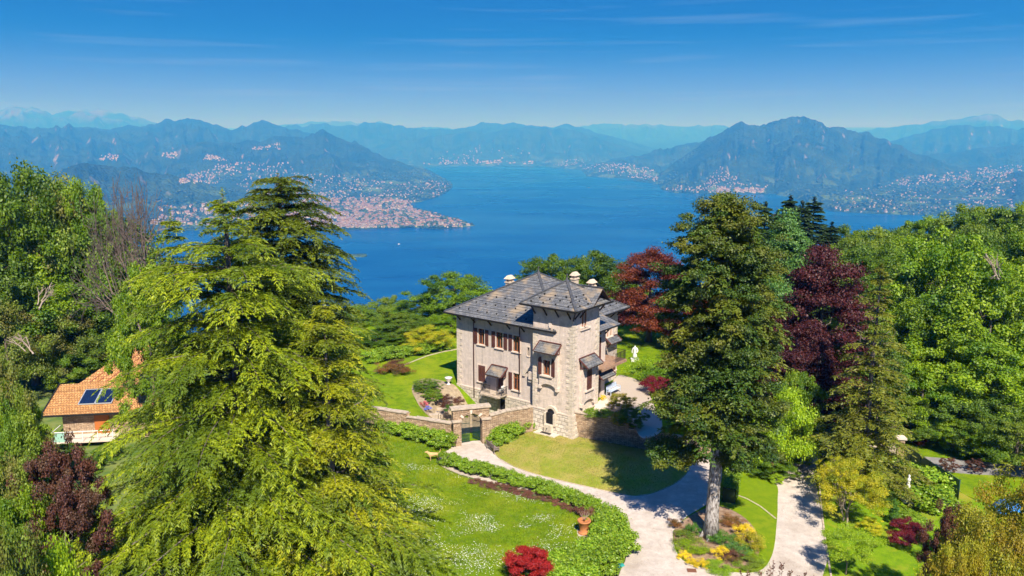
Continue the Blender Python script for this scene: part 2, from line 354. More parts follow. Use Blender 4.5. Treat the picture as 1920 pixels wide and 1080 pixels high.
def deodar_crown(name, mt, seed, H, RB, z0=1.0, nb=170, top='point', spray=.5, wid=.12, dens=1.0, flat=0.0, droop=.5, gap=1.45, pw=.78, per=11, egg=0.0, env=None):
    """tiers of long level limbs with nodding tips, each a plate of side twigs fringed with hanging sprays"""
    r = np.random.default_rng(seed); V = []; tube = MB()
    z = z0; lv = 0; todo = []
    while z < H - .5:
        t = (z - z0) / (H - z0); n_ = max(5, int(per * (1 - .45 * t) * (RB / 8) ** .3))
        prof = np.interp(t, *env) if env else ((1 - t ** 2.4) ** .75 if top == 'flat' else (1 - t) ** pw)
        if egg: prof *= min(1, .72 + t / .25 * .28)
        tier = r.uniform(.80, 1.14); a0 = r.uniform(0, 6.28)
        for j in range(n_): todo.append((t, z + r.normal(scale=gap * .08), a0 + 6.283 * j / n_ + r.normal(scale=.22), max(.45, RB * prof * tier * r.uniform(.72, 1.16))))
        z += gap * (1 - .45 * t) * r.uniform(.85, 1.15); lv += 1
    for (t, z, a, L) in todo:
        e = .06 + .38 * t + r.normal(scale=.05)
        k = 9; s = np.linspace(0, 1, k + 1); dx, dy = math.cos(a), math.sin(a); bend = r.normal(scale=.12)
        pz = z + L * (e * s - (e * .55 + droop * .34) * s ** 2.6)
        P = np.stack([L * s * dx - bend * L * s * s * dy, L * s * dy + bend * L * s * s * dx, pz], 1)
        tube.tube([tuple(q) for q in P], [max(.010, .010 * L * (1 - .92 * q)) for q in s], 4, cap=False)
        mc = int(L * 16); u_ = r.uniform(.05, 1, mc); Qc = np.stack([np.interp(u_, s, P[:, c_]) for c_ in range(3)], 1) + r.normal(scale=.04, size=(mc, 3)); ac = a + r.normal(scale=.9, size=mc)
        V.append(cards(Qc, np.stack([np.cos(ac), np.sin(ac), r.normal(scale=.2, size=mc)], 1), np.array([0, 0, 1.]) + r.normal(scale=.4, size=(mc, 3)), spray * r.uniform(.5, 1.2, mc), wid * 1.2)[0])
        nt = max(5, int(L * 2.9))
        for j in range(nt):
            u = .10 + .90 * (j + r.random() * .6) / nt; q = u * k; i0 = min(int(q), k - 1); f = q - i0
            p = P[i0] * (1 - f) + P[i0 + 1] * f; d = norm((P[min(i0 + 1, k)] - P[i0])[None])[0]
            for sd_ in (-1, 1):
                tl = (.16 + .30 * (1 - u * .8)) * L ** .82 * r.uniform(.55, 1.2)
                side = np.array([-d[1], d[0], 0]) * sd_; td = norm((d * .85 + side * r.uniform(.5, 1.1) + np.array([0, 0, r.uniform(-.02, .14)]))[None])[0]
                m_ = max(4, int(tl / .10 * dens)); w = np.linspace(.05, 1, m_)[:, None]
                Q = p + td * tl * w; Q[:, 2] -= droop * .75 * tl * (w[:, 0] ** 2.4) * r.uniform(.4, 1.1)
                Q += r.normal(scale=.035, size=Q.shape)
                for sg in (-1, 1):
                    sdv = np.cross(td, [0, 0, 1]) * sg
                    dn = (.05 + .75 * w ** 2) * (1 - flat) * r.uniform(.5, 1.3, (m_, 1))
                    D = td * .8 + sdv * r.uniform(.3, .95, (m_, 1)) + np.array([0, 0, -1]) * dn
                    Nn = np.array([0, 0, 1.]) + r.normal(scale=.45, size=(m_, 3))
                    V.append(cards(Q, D, Nn, spray * (1 - .3 * w[:, 0]) * r.uniform(.5, 1.3, m_), wid * r.uniform(.7, 1.3, m_))[0])
    tube.tube([(0, 0, 0), (0, 0, H * .5), (0, 0, H)], [.012 * H, .007 * H, .01], 6)
    # leader
    m_ = 160; tz = r.random(m_); Q = np.stack([r.normal(scale=.06, size=m_), r.normal(scale=.06, size=m_), H - 1.5 + tz * 1.7], 1); aa = r.uniform(0, 6.28, m_)
    D = np.stack([np.cos(aa), np.sin(aa), -.3 + tz * .8], 1); V.append(cards(Q, D, np.array([0, 0, 1.]) + r.normal(scale=.4, size=(m_, 3)), spray * (1.25 - tz), wid)[0])
    V = np.concatenate(V); F = np.arange(len(V)).reshape(-1, 4)
    return np_mesh(name, V, F, mt), tube.mesh('limbs', M['bark'])
def plant(name, label, cat, loc, crown, trunk=None, rz=0, s=1.0, group=None, crown_z=0, crown_scale=None, extra=None):
    t = empty(name, label, cat, loc, rz, group)
    t.scale = (s, s, s) if not hasattr(s, '__len__') else s
    if isinstance(crown, tuple): crown, lm = crown; link('limbs', lm, t)
    link('crown', crown, t, (0, 0, crown_z), 0, crown_scale)
    if trunk: link('trunk', trunk, t)
    return t
# ================================================================== THE LAKE, THE MOUNTAINS AND THE FAR TOWNS
ZL = -452.0                                     # the lake
def shore(px, py): return gp(px, py, ZL)[:2]
LAKE = [shore(*p) for p in [(-700, 440), (150, 436), (300, 432), (560, 433), (640, 433), (700, 429), (780, 427), (800, 429), (830, 430), (860, 427), (893, 423), (868, 415), (845, 409), (815, 401),
        (785, 395), (772, 388), (763, 382), (790, 378), (815, 371), (835, 362), (848, 352), (846, 343), (825, 331), (800, 322), (778, 315),
        (800, 312.5), (900, 310.5), (1010, 311), (1040, 315), (1090, 318), (1100, 330), (1140, 333), (1180, 335), (1195, 341), (1225, 343), (1236, 347), (1240, 356),
        (1262, 361), (1330, 365), (1400, 364), (1450, 364), (1490, 372), (1520, 386), (1560, 396), (1620, 400), (1700, 403), (1780, 404), (1950, 400), (2500, 396)]]
LAKE += [(9000, 1500), (6000, 200), (1500, 900), (600, 1150), (-500, 1150), (-1500, 900), (-6000, 200)]
ISLE = [shore(*p) for p in [(655, 474), (682, 473), (690, 477), (684, 481), (655, 480)]]
def crest(pts, D):
    """silhouette pixels -> azimuth, distance, crest height"""
    A = []
    for p in pts:
        d = ray(p[0], p[1]); dd = p[2] if len(p) > 2 else D
        A.append((math.atan2(d[0], d[1]), dd, CAM_H + dd * d[2] / math.hypot(d[0], d[1])))
    return np.array(A)
RIDGES = [  # crest, front width, back width, spur strength, front exponent
 (crest([(-400, 225), (-100, 212), (0, 203), (60, 202), (82, 205), (100, 209), (125, 205), (150, 204), (175, 203), (205, 206), (235, 211), (262, 221), (290, 230), (340, 245), (420, 270)], 27000), 8000, 6000, .10, 1.1),
 (crest([(-400, 250), (-100, 225), (0, 231), (55, 239), (100, 241), (150, 238), (215, 240), (262, 236), (300, 229), (330, 222), (352, 220), (378, 225), (405, 233), (432, 241), (455, 236), (475, 228), (492, 226), (515, 233), (545, 238), (575, 249), (610, 268), (650, 290)], 13500), 6500, 3000, .16, 1.25),
 (crest([(200, 330), (300, 290), (350, 272), (395, 262), (450, 268), (500, 262), (540, 254), (575, 254), (612, 248), (640, 258), (665, 269), (690, 279), (712, 291), (740, 303), (770, 314), (800, 324), (840, 342)], 9800), 2600, 2500, .18, 1.3),
 (crest([(-500, 330), (-100, 335), (60, 330), (110, 316), (150, 311), (200, 312), (260, 317), (310, 326), (360, 338), (400, 350), (450, 368), (500, 385), (560, 400)], 6000), 1300, 1500, .10, 1.2),
 (crest([(480, 240), (560, 233), (610, 231), (660, 233), (700, 231), (730, 234), (770, 239), (800, 242), (860, 240), (885, 232), (905, 228), (925, 232), (945, 231), (968, 226), (990, 232), (1010, 237), (1040, 236), (1058, 234), (1090, 240), (1120, 250), (1170, 262), (1230, 280), (1300, 300)], 19500), 5200, 5000, .16, 1.2),
 (crest([(640, 300), (690, 278), (740, 262), (800, 256), (860, 250), (930, 247), (1000, 243), (1060, 240), (1100, 252), (1160, 270), (1200, 282), (1290, 300)], 16800), 2600, 3000, .15, 1.2),
 (crest([(480, 235), (600, 228), (690, 231), (715, 228), (745, 236), (900, 240), (1080, 236), (1110, 230), (1150, 233), (1200, 232), (1240, 233), (1290, 237), (1350, 236), (1420, 242), (1500, 250)], 31000), 7000, 6000, .12, 1.1),
 (crest([(1080, 315), (1150, 303), (1200, 293), (1250, 279), (1290, 269), (1330, 259), (1400, 262), (1480, 280)], 12200), 2500, 2500, .14, 1.2),
 (crest([(1222, 342, 9000), (1236, 333, 9000), (1262, 306, 9100), (1300, 272, 9200), (1330, 247, 9350), (1348, 241, 9400), (1368, 239, 9450), (1385, 232, 9500), (1400, 233, 9500), (1412, 237, 9500), (1430, 232, 9550), (1450, 229, 9600), (1468, 225, 9600), (1490, 220, 9600), (1513, 217, 9650), (1530, 223, 9650), (1552, 233, 9700), (1590, 238, 9800), (1620, 243, 9900), (1660, 262, 9900), (1700, 279, 9900), (1740, 296, 9900), (1780, 309, 9900), (1840, 322, 9900)], 9500), 2500, 3500, .20, 1.15),
 (crest([(1420, 300), (1460, 272), (1500, 250), (1530, 262), (1560, 285), (1620, 310)], 8700), 1500, 1500, .22, 1.2),
 (crest([(1600, 285), (1680, 262), (1730, 248), (1770, 240), (1800, 235), (1850, 240), (1920, 239), (2050, 232), (2400, 235)], 16500), 4200, 4000, .12, 1.2),
 (crest([(1500, 262), (1580, 252), (1650, 240), (1720, 231), (1780, 224), (1850, 218), (1900, 222), (1960, 228), (2100, 225), (2400, 230)], 26000), 6000, 5000, .10, 1.1),
 (crest([(1700, 295), (1780, 287), (1830, 277), (1880, 273), (1940, 272), (2100, 262), (2400, 262)], 13000), 2500, 3000, .12, 1.2),
 (crest([(1820, 345), (1870, 329), (1920, 322), (2000, 318), (2200, 315)], 7600), 1400, 1500, .12, 1.2),
 (crest([(1145, 333), (1160, 321), (1175, 318), (1190, 327), (1200, 335)], 9650), 350, 400, .1, 1.0),
]
PLAT = np.array([(-60, 150), (-42, 165), (-30, 125), (-15, 112), (0, 108), (10, 112), (18, 135), (26, 175), (40, 185), (60, 190)], float)
def land_z(x, y):
    x = np.asarray(x, float); y = np.asarray(y, float)
    r = np.hypot(x, y); az = np.arctan2(x, y)
    d = dist_poly(LAKE, x, y); ins = inside(LAKE, x, y); di = dist_poly(ISLE, x, y); ini = inside(ISLE, x, y)
    n1 = fbm(x / 2600 + 5, y / 2600, 6, True); n2 = fbm(x / 900, y / 900, 5); n3 = fbm(x / 1100 + 9, y / 1100, 6, True)
    z = ZL + 1.5 + 4 * (1 - np.exp(-d / 60)) + d * .035 + (n2 - .4) * np.clip(d / 600, 0, 1) * 90
    for c, wf, wb, sp, ex in RIDGES:
        rk = np.interp(az, c[:, 0], c[:, 1]); hk = np.interp(az, c[:, 0], c[:, 2])
        fade = np.clip(1 - (c[0, 0] - az) / .05, 0, 1) * np.clip(1 - (az - c[-1, 0]) / .05, 0, 1)
        t = (r - rk); f = np.where(t < 0, -t / wf, t / wb)
        f = np.clip(f, 0, 1); env = f * (1 - f) * 4
        fn = np.clip(f + env * (n1 - .62) * sp * 3.2, 0, 1)
        cn_ = (fbm(az * 55 + wf, az * 0 + 2.5, 5) - .5) * 1.0; hk = hk + cn_ * (hk - ZL) * .26; gl_ = fbm(az * 62 + wf, r / 2600, 4, True); hk = hk; hh = ZL + (hk - ZL) * fade * ((1 - fn) ** ex + (gl_ - .62) * .42 * env ** .7) + (n3 - .62) * 330 * np.clip(f * 5, 0, 1) * (1 - f) ** .5
        z = np.maximum(z, np.where(f < 1, hh, -1e9))
    z = np.minimum(z, ZL + 2 + d * .62)
    z = np.where(ini, ZL + 3 + di * .05, z)
    z = np.where(ins & ~ini, ZL - 3 - np.minimum(d, di) * .05, z)
    pl = np.interp(np.degrees(az), PLAT[:, 0], PLAT[:, 1])
    near = np.where(r < pl, -.02, -.02 - (r - pl) * .46 + np.clip(r - pl, 0, 60) / 60 * 6 * (fbm(x / 25, y / 25, 3) - .5))
    return np.where(r < 1400, np.maximum(near, ZL - 3), z)

def grid_faces(nr, nc):
    i = np.arange(nr - 1)[:, None] * nc + np.arange(nc - 1)[None]
    return np.stack([i, i + 1, i + nc + 1, i + nc], -1).reshape(-1, 4)
def far_material():
    m, n, l, b = nmat('hillside'); b.inputs['Roughness'].default_value = .95; b.inputs['Specular IOR Level'].default_value = .1
    t = n.new('ShaderNodeTexCoord'); g = n.new('ShaderNodeNewGeometry')
    def noise(sc, det=6):
        x = n.new('ShaderNodeTexNoise'); x.inputs['Scale'].default_value = sc; x.inputs['Detail'].default_value = det; l.new(t.outputs['Object'], x.inputs['Vector']); return x.outputs['Fac']
    def ramp(src, a, c, lo=0, hi=1):
        r = n.new('ShaderNodeMapRange'); r.inputs[1].default_value = a; r.inputs[2].default_value = c; r.inputs[3].default_value = lo; r.inputs[4].default_value = hi; l.new(src, r.inputs[0]); return r.outputs[0]
    def mix(f, a, c):
        x = n.new('ShaderNodeMix'); x.data_type = 'RGBA'; l.new(f, x.inputs[0])
        for k, v in ((6, a), (7, c)):
            if isinstance(v, tuple): x.inputs[k].default_value = rgba(v)
            else: l.new(v, x.inputs[k])
        return x.outputs[2]
    col = mix(ramp(noise(.004, 8), .35, .65), (.008, .024, .010), (.034, .062, .020))
    col = mix(ramp(noise(.03, 3), .45, .7), col, (.016, .04, .016))
    # meadows low down
    sp = n.new('ShaderNodeSeparateXYZ'); l.new(g.outputs['Position'], sp.inputs[0])
    low = ramp(sp.outputs['Z'], ZL + 260, ZL + 40)
    mm = n.new('ShaderNodeMath'); mm.operation = 'MULTIPLY'; l.new(ramp(noise(.0045, 4), .56, .6), mm.inputs[0]); l.new(low, mm.inputs[1])
    col = mix(mm.outputs[0], col, (.07, .12, .035))
    # bare rock on steep faces and high crests, some snow on the highest
    sn = n.new('ShaderNodeSeparateXYZ'); l.new(g.outputs['Normal'], sn.inputs[0])
    rk = n.new('ShaderNodeMath'); rk.operation = 'MULTIPLY'; l.new(ramp(sn.outputs['Z'], .80, .62), rk.inputs[0]); l.new(ramp(noise(.006, 6), .57, .66), rk.inputs[1])
    col = mix(rk.outputs[0], col, (.22, .20, .18))
    hi = n.new('ShaderNodeMath'); hi.operation = 'MULTIPLY'; l.new(ramp(sp.outputs['Z'], 420, 720), hi.inputs[0]); l.new(ramp(noise(.0012, 7), .42, .6), hi.inputs[1])
    col = mix(hi.outputs[0], col, (.12, .105, .10))
    sw = n.new('ShaderNodeMath'); sw.operation = 'MULTIPLY'; l.new(ramp(sp.outputs['Z'], 830, 960), sw.inputs[0]); l.new(ramp(noise(.0022, 7), .62, .66), sw.inputs[1])
    col = mix(sw.outputs[0], col, (.6, .6, .62))
    # woodland floor close to the villa
    ds = n.new('ShaderNodeVectorMath'); ds.operation = 'LENGTH'; l.new(g.outputs['Position'], ds.inputs[0])
    col = mix(ramp(ds.outputs['Value'], 900, 300), col, mix(ramp(noise(.5, 5), .35, .65), (.05, .09, .02), (.13, .15, .04)))
    l.new(col, b.inputs['Base Color'])
    v = n.new('ShaderNodeTexVoronoi'); v.inputs['Scale'].default_value = .035; l.new(t.outputs['Object'], v.inputs['Vector'])
    bp = n.new('ShaderNodeBump'); bp.inputs['Strength'].default_value = .8; bp.inputs['Distance'].default_value = 22; bp.invert = True
    l.new(v.outputs['Distance'], bp.inputs['Height']); l.new(bp.outputs[0], b.inputs['Normal'])
    return m
AZ = np.concatenate([np.radians(np.linspace(-78, -43, 30)), np.radians(np.linspace(-42, 42, 800)), np.radians(np.linspace(43, 78, 30))])
RR = np.concatenate([np.geomspace(2, 90, 24), np.geomspace(95, 1390, 60), np.geomspace(1410, 3600, 22), np.geomspace(3650, 17000, 500), np.geomspace(17100, 46000, 110)])
gx = RR[:, None] * np.sin(AZ)[None]; gy = RR[:, None] * np.cos(AZ)[None]; gz = land_z(gx, gy)
gz = np.where(RR[:, None] > 44000, np.minimum(gz, ZL + 20), gz)
V = np.stack([gx, gy, gz], -1).reshape(-1, 3)
link_ground = link('ground', np_mesh('ground', V, grid_faces(len(RR), len(AZ))[:, ::-1], far_material(), True)); tag(link_ground, kind='structure')
# lake surface
m, n, l, b = nmat('lake_water'); b.inputs['Base Color'].default_value = (.0, .05, .19, 1); WB = b; b.inputs['Roughness'].default_value = .22; b.inputs['IOR'].default_value = 1.33
b.inputs['Specular IOR Level'].default_value = .05
t = n.new('ShaderNodeTexCoord'); x = n.new('ShaderNodeTexNoise'); x.inputs['Scale'].default_value = .05; x.inputs['Detail'].default_value = 4; l.new(t.outputs['Object'], x.inputs['Vector'])
x2 = n.new('ShaderNodeTexNoise'); x2.inputs['Scale'].default_value = .0012; x2.inputs['Detail'].default_value = 3; l.new(t.outputs['Object'], x2.inputs['Vector'])
q = n.new('ShaderNodeMapRange'); q.inputs[1].default_value = .35; q.inputs[2].default_value = .65; q.inputs[3].default_value = .18; q.inputs[4].default_value = .34; l.new(x2.outputs['Fac'], q.inputs[0]); l.new(q.outputs[0], b.inputs['Roughness'])
bp = n.new('ShaderNodeBump'); bp.inputs['Strength'].default_value = .5; bp.inputs['Distance'].default_value = 3; l.new(x.outputs['Fac'], bp.inputs['Height']); l.new(bp.outputs[0], b.inputs['Normal'])
mpw = n.new('ShaderNodeMapping'); mpw.inputs['Scale'].default_value = (1, 3.2, 1); mpw.inputs['Rotation'].default_value = (0, 0, .35); wv = n.new('ShaderNodeTexNoise'); wv.inputs['Scale'].default_value = .0011; wv.inputs['Detail'].default_value = 7; wv.inputs['Roughness'].default_value = .62
l.new(t.outputs['Object'], mpw.inputs[0]); l.new(mpw.outputs[0], wv.inputs['Vector']); wr = n.new('ShaderNodeMapRange'); wr.inputs[1].default_value = .42; wr.inputs[2].default_value = .68; l.new(wv.outputs['Fac'], wr.inputs[0])
wm = n.new('ShaderNodeMix'); wm.data_type = 'RGBA'; wm.inputs[6].default_value = (0, .040, .175, 1); wm.inputs[7].default_value = (.004, .075, .235, 1); l.new(wr.outputs[0], wm.inputs[0]); l.new(wm.outputs[2], WB.inputs['Base Color'])
a2 = np.radians(np.linspace(-76, 76, 60)); r2 = np.geomspace(1000, 40000, 40)
V = np.stack([r2[:, None] * np.sin(a2), r2[:, None] * np.cos(a2), np.full((40, 60), ZL)], -1).reshape(-1, 3)
tag(link('lake', np_mesh('lake', V, grid_faces(40, 60)[:, ::-1], m, True)), kind='structure')

# far houses -------------------------------------------------------
WALLS = [mat('house_wall_%d' % i, c, .9) for i, c in enumerate([(.42, .40, .36), (.42, .34, .28), (.36, .27, .22), (.50, .48, .45), (.37, .32, .24), (.36, .26, .22)])]
ROOFS = [mat('house_roof_%d' % i, c, .9) for i, c in enumerate([(.22, .12, .085), (.25, .155, .115), (.18, .11, .085), (.24, .20, .18)])]
def house_geo(w, d, h, rh, flat=False):
    """verts and quads of a plain gabled house, walls then roof"""
    x, y = w / 2, d / 2; o = 1.0
    v = [(-x, -y, -6), (x, -y, -6), (x, y, -6), (-x, y, -6), (-x, -y, h), (x, -y, h), (x, y, h), (-x, y, h), (-x, 0, h + rh), (x, 0, h + rh),
         (-x - o, -y - o, h - .3), (x + o, -y - o, h - .3), (x + o, y + o, h - .3), (-x - o, y + o, h - .3), (-x - o, 0, h + rh + .3), (x + o, 0, h + rh + .3)]
    f = [(0, 1, 5, 4), (1, 2, 6, 5), (2, 3, 7, 6), (3, 0, 4, 7), (4, 8, 7, 7), (5, 6, 9, 9), (10, 11, 15, 14), (12, 13, 14, 15), (10, 14, 13, 13), (11, 12, 15, 15)]
    return np.array(v, float), f, [0] * 6 + [1] * 4
# towns: outline in the photograph's pixels, how many houses, house size, share of red roofs
TOWNS = [([(640, 428), (560, 425), (520, 400), (560, 375), (640, 372), (700, 372), (765, 378), (770, 388), (790, 398), (820, 408), (800, 425), (730, 428)], 2000, (14, 26), .62),
         ([(780, 394), (815, 402), (850, 412), (888, 421), (884, 425), (840, 427), (800, 427), (780, 415)], 150, (14, 26), .2),
         ([(560, 375), (480, 372), (440, 350), (470, 325), (560, 325), (640, 330), (700, 340), (760, 345), (800, 335), (846, 345), (843, 357), (815, 370), (770, 380), (640, 372)], 900, (12, 18), .3),
         ([(280, 425), (420, 425), (560, 428), (560, 380), (480, 372), (300, 390)], 330, (15, 28), .4),
         ([(340, 332), (430, 340), (440, 326), (560, 322), (540, 306), (430, 306), (395, 315)], 150, (14, 24), .6),
         ([(185, 300), (220, 303), (222, 293), (195, 290)], 40, (16, 26), .5), ([(300, 298), (330, 298), (335, 287), (305, 290)], 40, (16, 26), .5),
         ([(380, 300), (425, 303), (420, 293), (385, 292)], 45, (14, 24), .5), ([(470, 282), (525, 282), (525, 270), (480, 272)], 50, (14, 24), .5),
         ([(335, 345), (410, 345), (400, 330), (345, 328)], 90, (14, 24), .5),
         ([(790, 309), (890, 308), (1000, 309), (1000, 304), (880, 302), (800, 303)], 120, (24, 40), .5), ([(790, 300), (1000, 300), (1000, 280), (850, 275)], 40, (20, 36), .5),
         ([(1020, 310), (1090, 316), (1180, 333), (1235, 342), (1232, 320), (1180, 308), (1080, 300), (1020, 302)], 300, (14, 24), .3),
         ([(1245, 356), (1300, 362), (1370, 364), (1430, 362), (1440, 350), (1400, 345), (1370, 325), (1350, 310), (1335, 330), (1300, 348), (1260, 350)], 260, (12, 20), .5),
         ([(1340, 364), (1430, 363), (1430, 355), (1350, 354)], 120, (18, 30), .8),
         ([(1545, 392), (1600, 398), (1700, 402), (1780, 402), (1900, 398), (1900, 370), (1700, 372), (1560, 380)], 210, (12, 18), .3),
         ([(1560, 378), (1700, 372), (1900, 368), (1910, 335), (1830, 330), (1700, 345), (1560, 360)], 200, (12, 19), .3),
         ([(1660, 350), (1760, 345), (1860, 335), (1920, 325), (1920, 310), (1860, 312), (1780, 325), (1690, 335)], 240, (14, 24), .3),
         ([(655, 479), (684, 480), (686, 476), (660, 475)], 9, (10, 16), .7)]
hr = np.random.default_rng(11); HS = []
for ti, (poly, cnt, sz, red) in enumerate(TOWNS):
    px0 = min(p[0] for p in poly); px1 = max(p[0] for p in poly); py0 = min(p[1] for p in poly); py1 = max(p[1] for p in poly)
    c = hr.uniform((px0, py0), (px1, py1), (cnt * 8, 2)); c = c[inside(poly, c[:, 0], c[:, 1])]
    dens = fbm(c[:, 0] / 16 + ti, c[:, 1] / 6, 3); c = c[dens > hr.uniform(.25, .62 if ti else .45, len(c))][:cnt]
    # march each sight line onto the real terrain
    rr = np.geomspace(3400, 16000, 420); 
    for px, py in c:
        d = ray(px, py); hd = math.hypot(d[0], d[1]); X = d[0] / hd * rr; Y = d[1] / hd * rr; Z = CAM_H + d[2] / hd * rr
        HS.append((px, py, X, Y, Z, sz, red, ti))
XX = np.array([h[2] for h in HS]); YY = np.array([h[3] for h in HS]); ZZ = np.array([h[4] for h in HS])
# the terrain on the grid, sampled bilinearly (fast)
def grid_z(x, y):
    r = np.hypot(x, y); a = np.arctan2(x, y); i = np.interp(r, RR, np.arange(len(RR))); j = np.interp(a, AZ, np.arange(len(AZ)))
    i0 = np.clip(i.astype(int), 0, len(RR) - 2); j0 = np.clip(j.astype(int), 0, len(AZ) - 2); fi = i - i0; fj = j - j0
    return (gz[i0, j0] * (1 - fj) + gz[i0, j0 + 1] * fj) * (1 - fi) + (gz[i0 + 1, j0] * (1 - fj) + gz[i0 + 1, j0 + 1] * fj) * fi
GZ = grid_z(XX, YY); hit = (ZZ < GZ); first = np.argmax(hit, 1); okh = hit.any(1)
pos = []
for k in np.nonzero(okh)[0]:
    i = first[k]; x_, y_, z_ = XX[k, i], YY[k, i], GZ[k, i]
    if z_ < ZL + .5: continue
    pos.append((math.hypot(x_, y_), x_, y_, z_, HS[k][5], HS[k][6], HS[k][7], HS[k][0]))
pos.sort(key=lambda p: p[0] / p[4][1])
HM = []
for w_, d_, h_ in [(11, 8, 6), (15, 9, 9), (9, 7, 5), (12, 10, 10), (18, 9, 8), (8, 7, 5)]:
    vv, ff, mi = house_geo(w_, d_, h_, 3.2); HM.append((vv, ff, mi))
hmesh = {}
def far_house_mesh(k, wc, rc):
    if (k, wc, rc) not in hmesh:
        vv, ff, mi = HM[k]; me = bpy.data.meshes.new('far_house'); me.from_pydata([tuple(q) for q in vv], [], [tuple(dict.fromkeys(f)) for f in ff])
        me.materials.append(WALLS[wc]); me.materials.append(ROOFS[rc]); me.polygons.foreach_set('material_index', mi); me.update(); hmesh[(k, wc, rc)] = me
    return hmesh[(k, wc, rc)]
SIDE = {0: 'in the red roofed town on the headland', 1: 'among the trees on the point of the headland', 2: 'on the green slope above the headland town', 3: 'on the flat shore beyond the cedars'}
for i, (dist, x_, y_, z_, sz, red, ti, px) in enumerate(pos[:300]):
    k = int(hr.integers(0, 6)); wc = int(hr.choice([0, 3, 4, 0] if hr.random() > red else [1, 2, 5, 0])); rc = int(hr.integers(0, 4))
    o = link('far_house', far_house_mesh(k, wc, rc), None, (x_, y_, z_), hr.uniform(0, 3.14), (lambda q: (q, q, q))(min(1.0, sz[1] / 24) * hr.uniform(.75, 1.15)))
    where = SIDE.get(ti, 'on the far right shore of the lake' if px > 1200 else 'on the hillside across the lake')
    wcn = ('cream', 'peach', 'pink', 'white', 'ochre', 'rose')[wc]
    tag(o, 'tiny %s house with gabled roof %s' % (wcn, where), 'house', 'tiny %s houses %s' % (wcn, where))
Vs = [[] for _ in range(1)]; allV = []; allF = []; allM = []; nb_ = 0
for (dist, x_, y_, z_, sz, red, ti, px) in pos[300:]:
    k = int(hr.integers(0, 6)); vv, ff, mi = HM[k]; a = hr.uniform(0, 3.14); s_ = hr.uniform(.8, 1.3) * sz[1] / 26
    ca, sa = math.cos(a) * s_, math.sin(a) * s_
    w_ = np.stack([vv[:, 0] * ca - vv[:, 1] * sa + x_, vv[:, 0] * sa + vv[:, 1] * ca + y_, vv[:, 2] * s_ + z_], 1)
    wc = int(hr.choice([0, 3, 4, 0, 3] if hr.random() > red else [1, 2, 5, 0])); rc = 6 + int(hr.integers(0, 4))
    allV.append(w_); allF += [tuple(nb_ + q for q in dict.fromkeys(f)) for f in ff]; allM += [wc if q == 0 else rc for q in mi]; nb_ += 16
me = bpy.data.meshes.new('far_town'); me.from_pydata(np.concatenate(allV).tolist(), [], allF)
for q in WALLS + ROOFS: me.materials.append(q)
me.polygons.foreach_set('material_index', allM); me.update()
tag(link('far_town', me), 'thousands of tiny pale houses spread along the far lake shores', 'town', kind='stuff')
# tree canopy between the nearer far houses: crowns as lumps of real geometry
tr = np.random.default_rng(5); P = []
ico = bmesh.new(); bmesh.ops.create_icosphere(ico, subdivisions=1, radius=1); iv = np.array([v.co[:] for v in ico.verts]); iff = np.array([[v.index for v in f.verts] for f in ico.faces]); ico.free()
NT = 15000; az = tr.uniform(R(-34), R(34), NT); r_ = 3900 * (9500 / 3900) ** tr.random(NT); x_ = r_ * np.sin(az); y_ = r_ * np.cos(az); z_ = grid_z(x_, y_)
d_ = fbm(x_ / 500, y_ / 500, 3); k_ = (z_ > ZL + 1) & (d_ > .42) & (z_ < ZL + 130); x_, y_, z_ = x_[k_], y_[k_], z_[k_]
sc_ = tr.uniform(7, 16, (len(x_), 1, 1)); jit = 1 + .25 * tr.normal(size=(len(x_), len(iv), 1))
VV = iv[None] * sc_ * jit * np.array([1.2, 1.2, .8]) + np.stack([x_, y_, z_ + 4], 1)[:, None]
FF = iff[None] + (np.arange(len(x_)) * len(iv))[:, None, None]
fm = leafmat('far_woods', (.014, .038, .012), (.04, .08, .02), None, trans=.1)
tag(link('far_woods', np_mesh('far_woods', VV.reshape(-1, 3), FF.reshape(-1, 3), fm)), 'dark tree clumps between the far shore houses', 'woods', kind='stuff')
# a boat on the lake
def boat(px, py, label):
    b = MB(); bx = gp(px, py, ZL)
    o = empty('motor_boat', label, 'boat', (bx[0], bx[1], ZL), R(30), 'white motor boats')
    hull = [(-6, -1.6), (3, -1.8), (7, 0), (3, 1.8), (-6, 1.6)]
    b.prism([(p[0] * .85, p[1] * .8) for p in hull], -.4, 1.3, 0, hull); b.build('hull', M['white'], o)
    b = MB(); b.prism([(-3, -1.1), (2, -1.1), (3, 0), (2, 1.1), (-3, 1.1)], 1.3, 2.9, 0, [(-2.6, -.9), (1, -.9), (1.6, 0), (1, .9), (-2.6, .9)]); b.build('cabin', M['white'], o)
M['white'] = mat('white_paint', (.8, .8, .78), .5)
boat(1104, 352, 'tiny white motor boat crossing the middle of the lake')
boat(748, 458, 'tiny white motor boat below the headland town')
# haze --------------------------------------------------------------
b = MB(); b.box(-47000, 47000, -600, 47500, ZL - 700, float(gz.max()) + 15)
m = bpy.data.materials.new('haze'); m.use_nodes = True; n = m.node_tree.nodes; l = m.node_tree.links; n.clear()
out = n.new('ShaderNodeOutputMaterial'); pv = n.new('ShaderNodeVolumePrincipled')
pv.inputs['Color'].default_value = (.04, .32, 1.0, 1); pv.inputs['Absorption Color'].default_value = (1, .86, 1, 1); pv.inputs['Density'].default_value = 1.55e-4; pv.inputs['Anisotropy'].default_value = 0.0
l.new(pv.outputs[0], out.inputs['Volume'])
tag(b.build('haze', m), 'blue air between the camera and the far mountains', 'haze', kind='stuff')
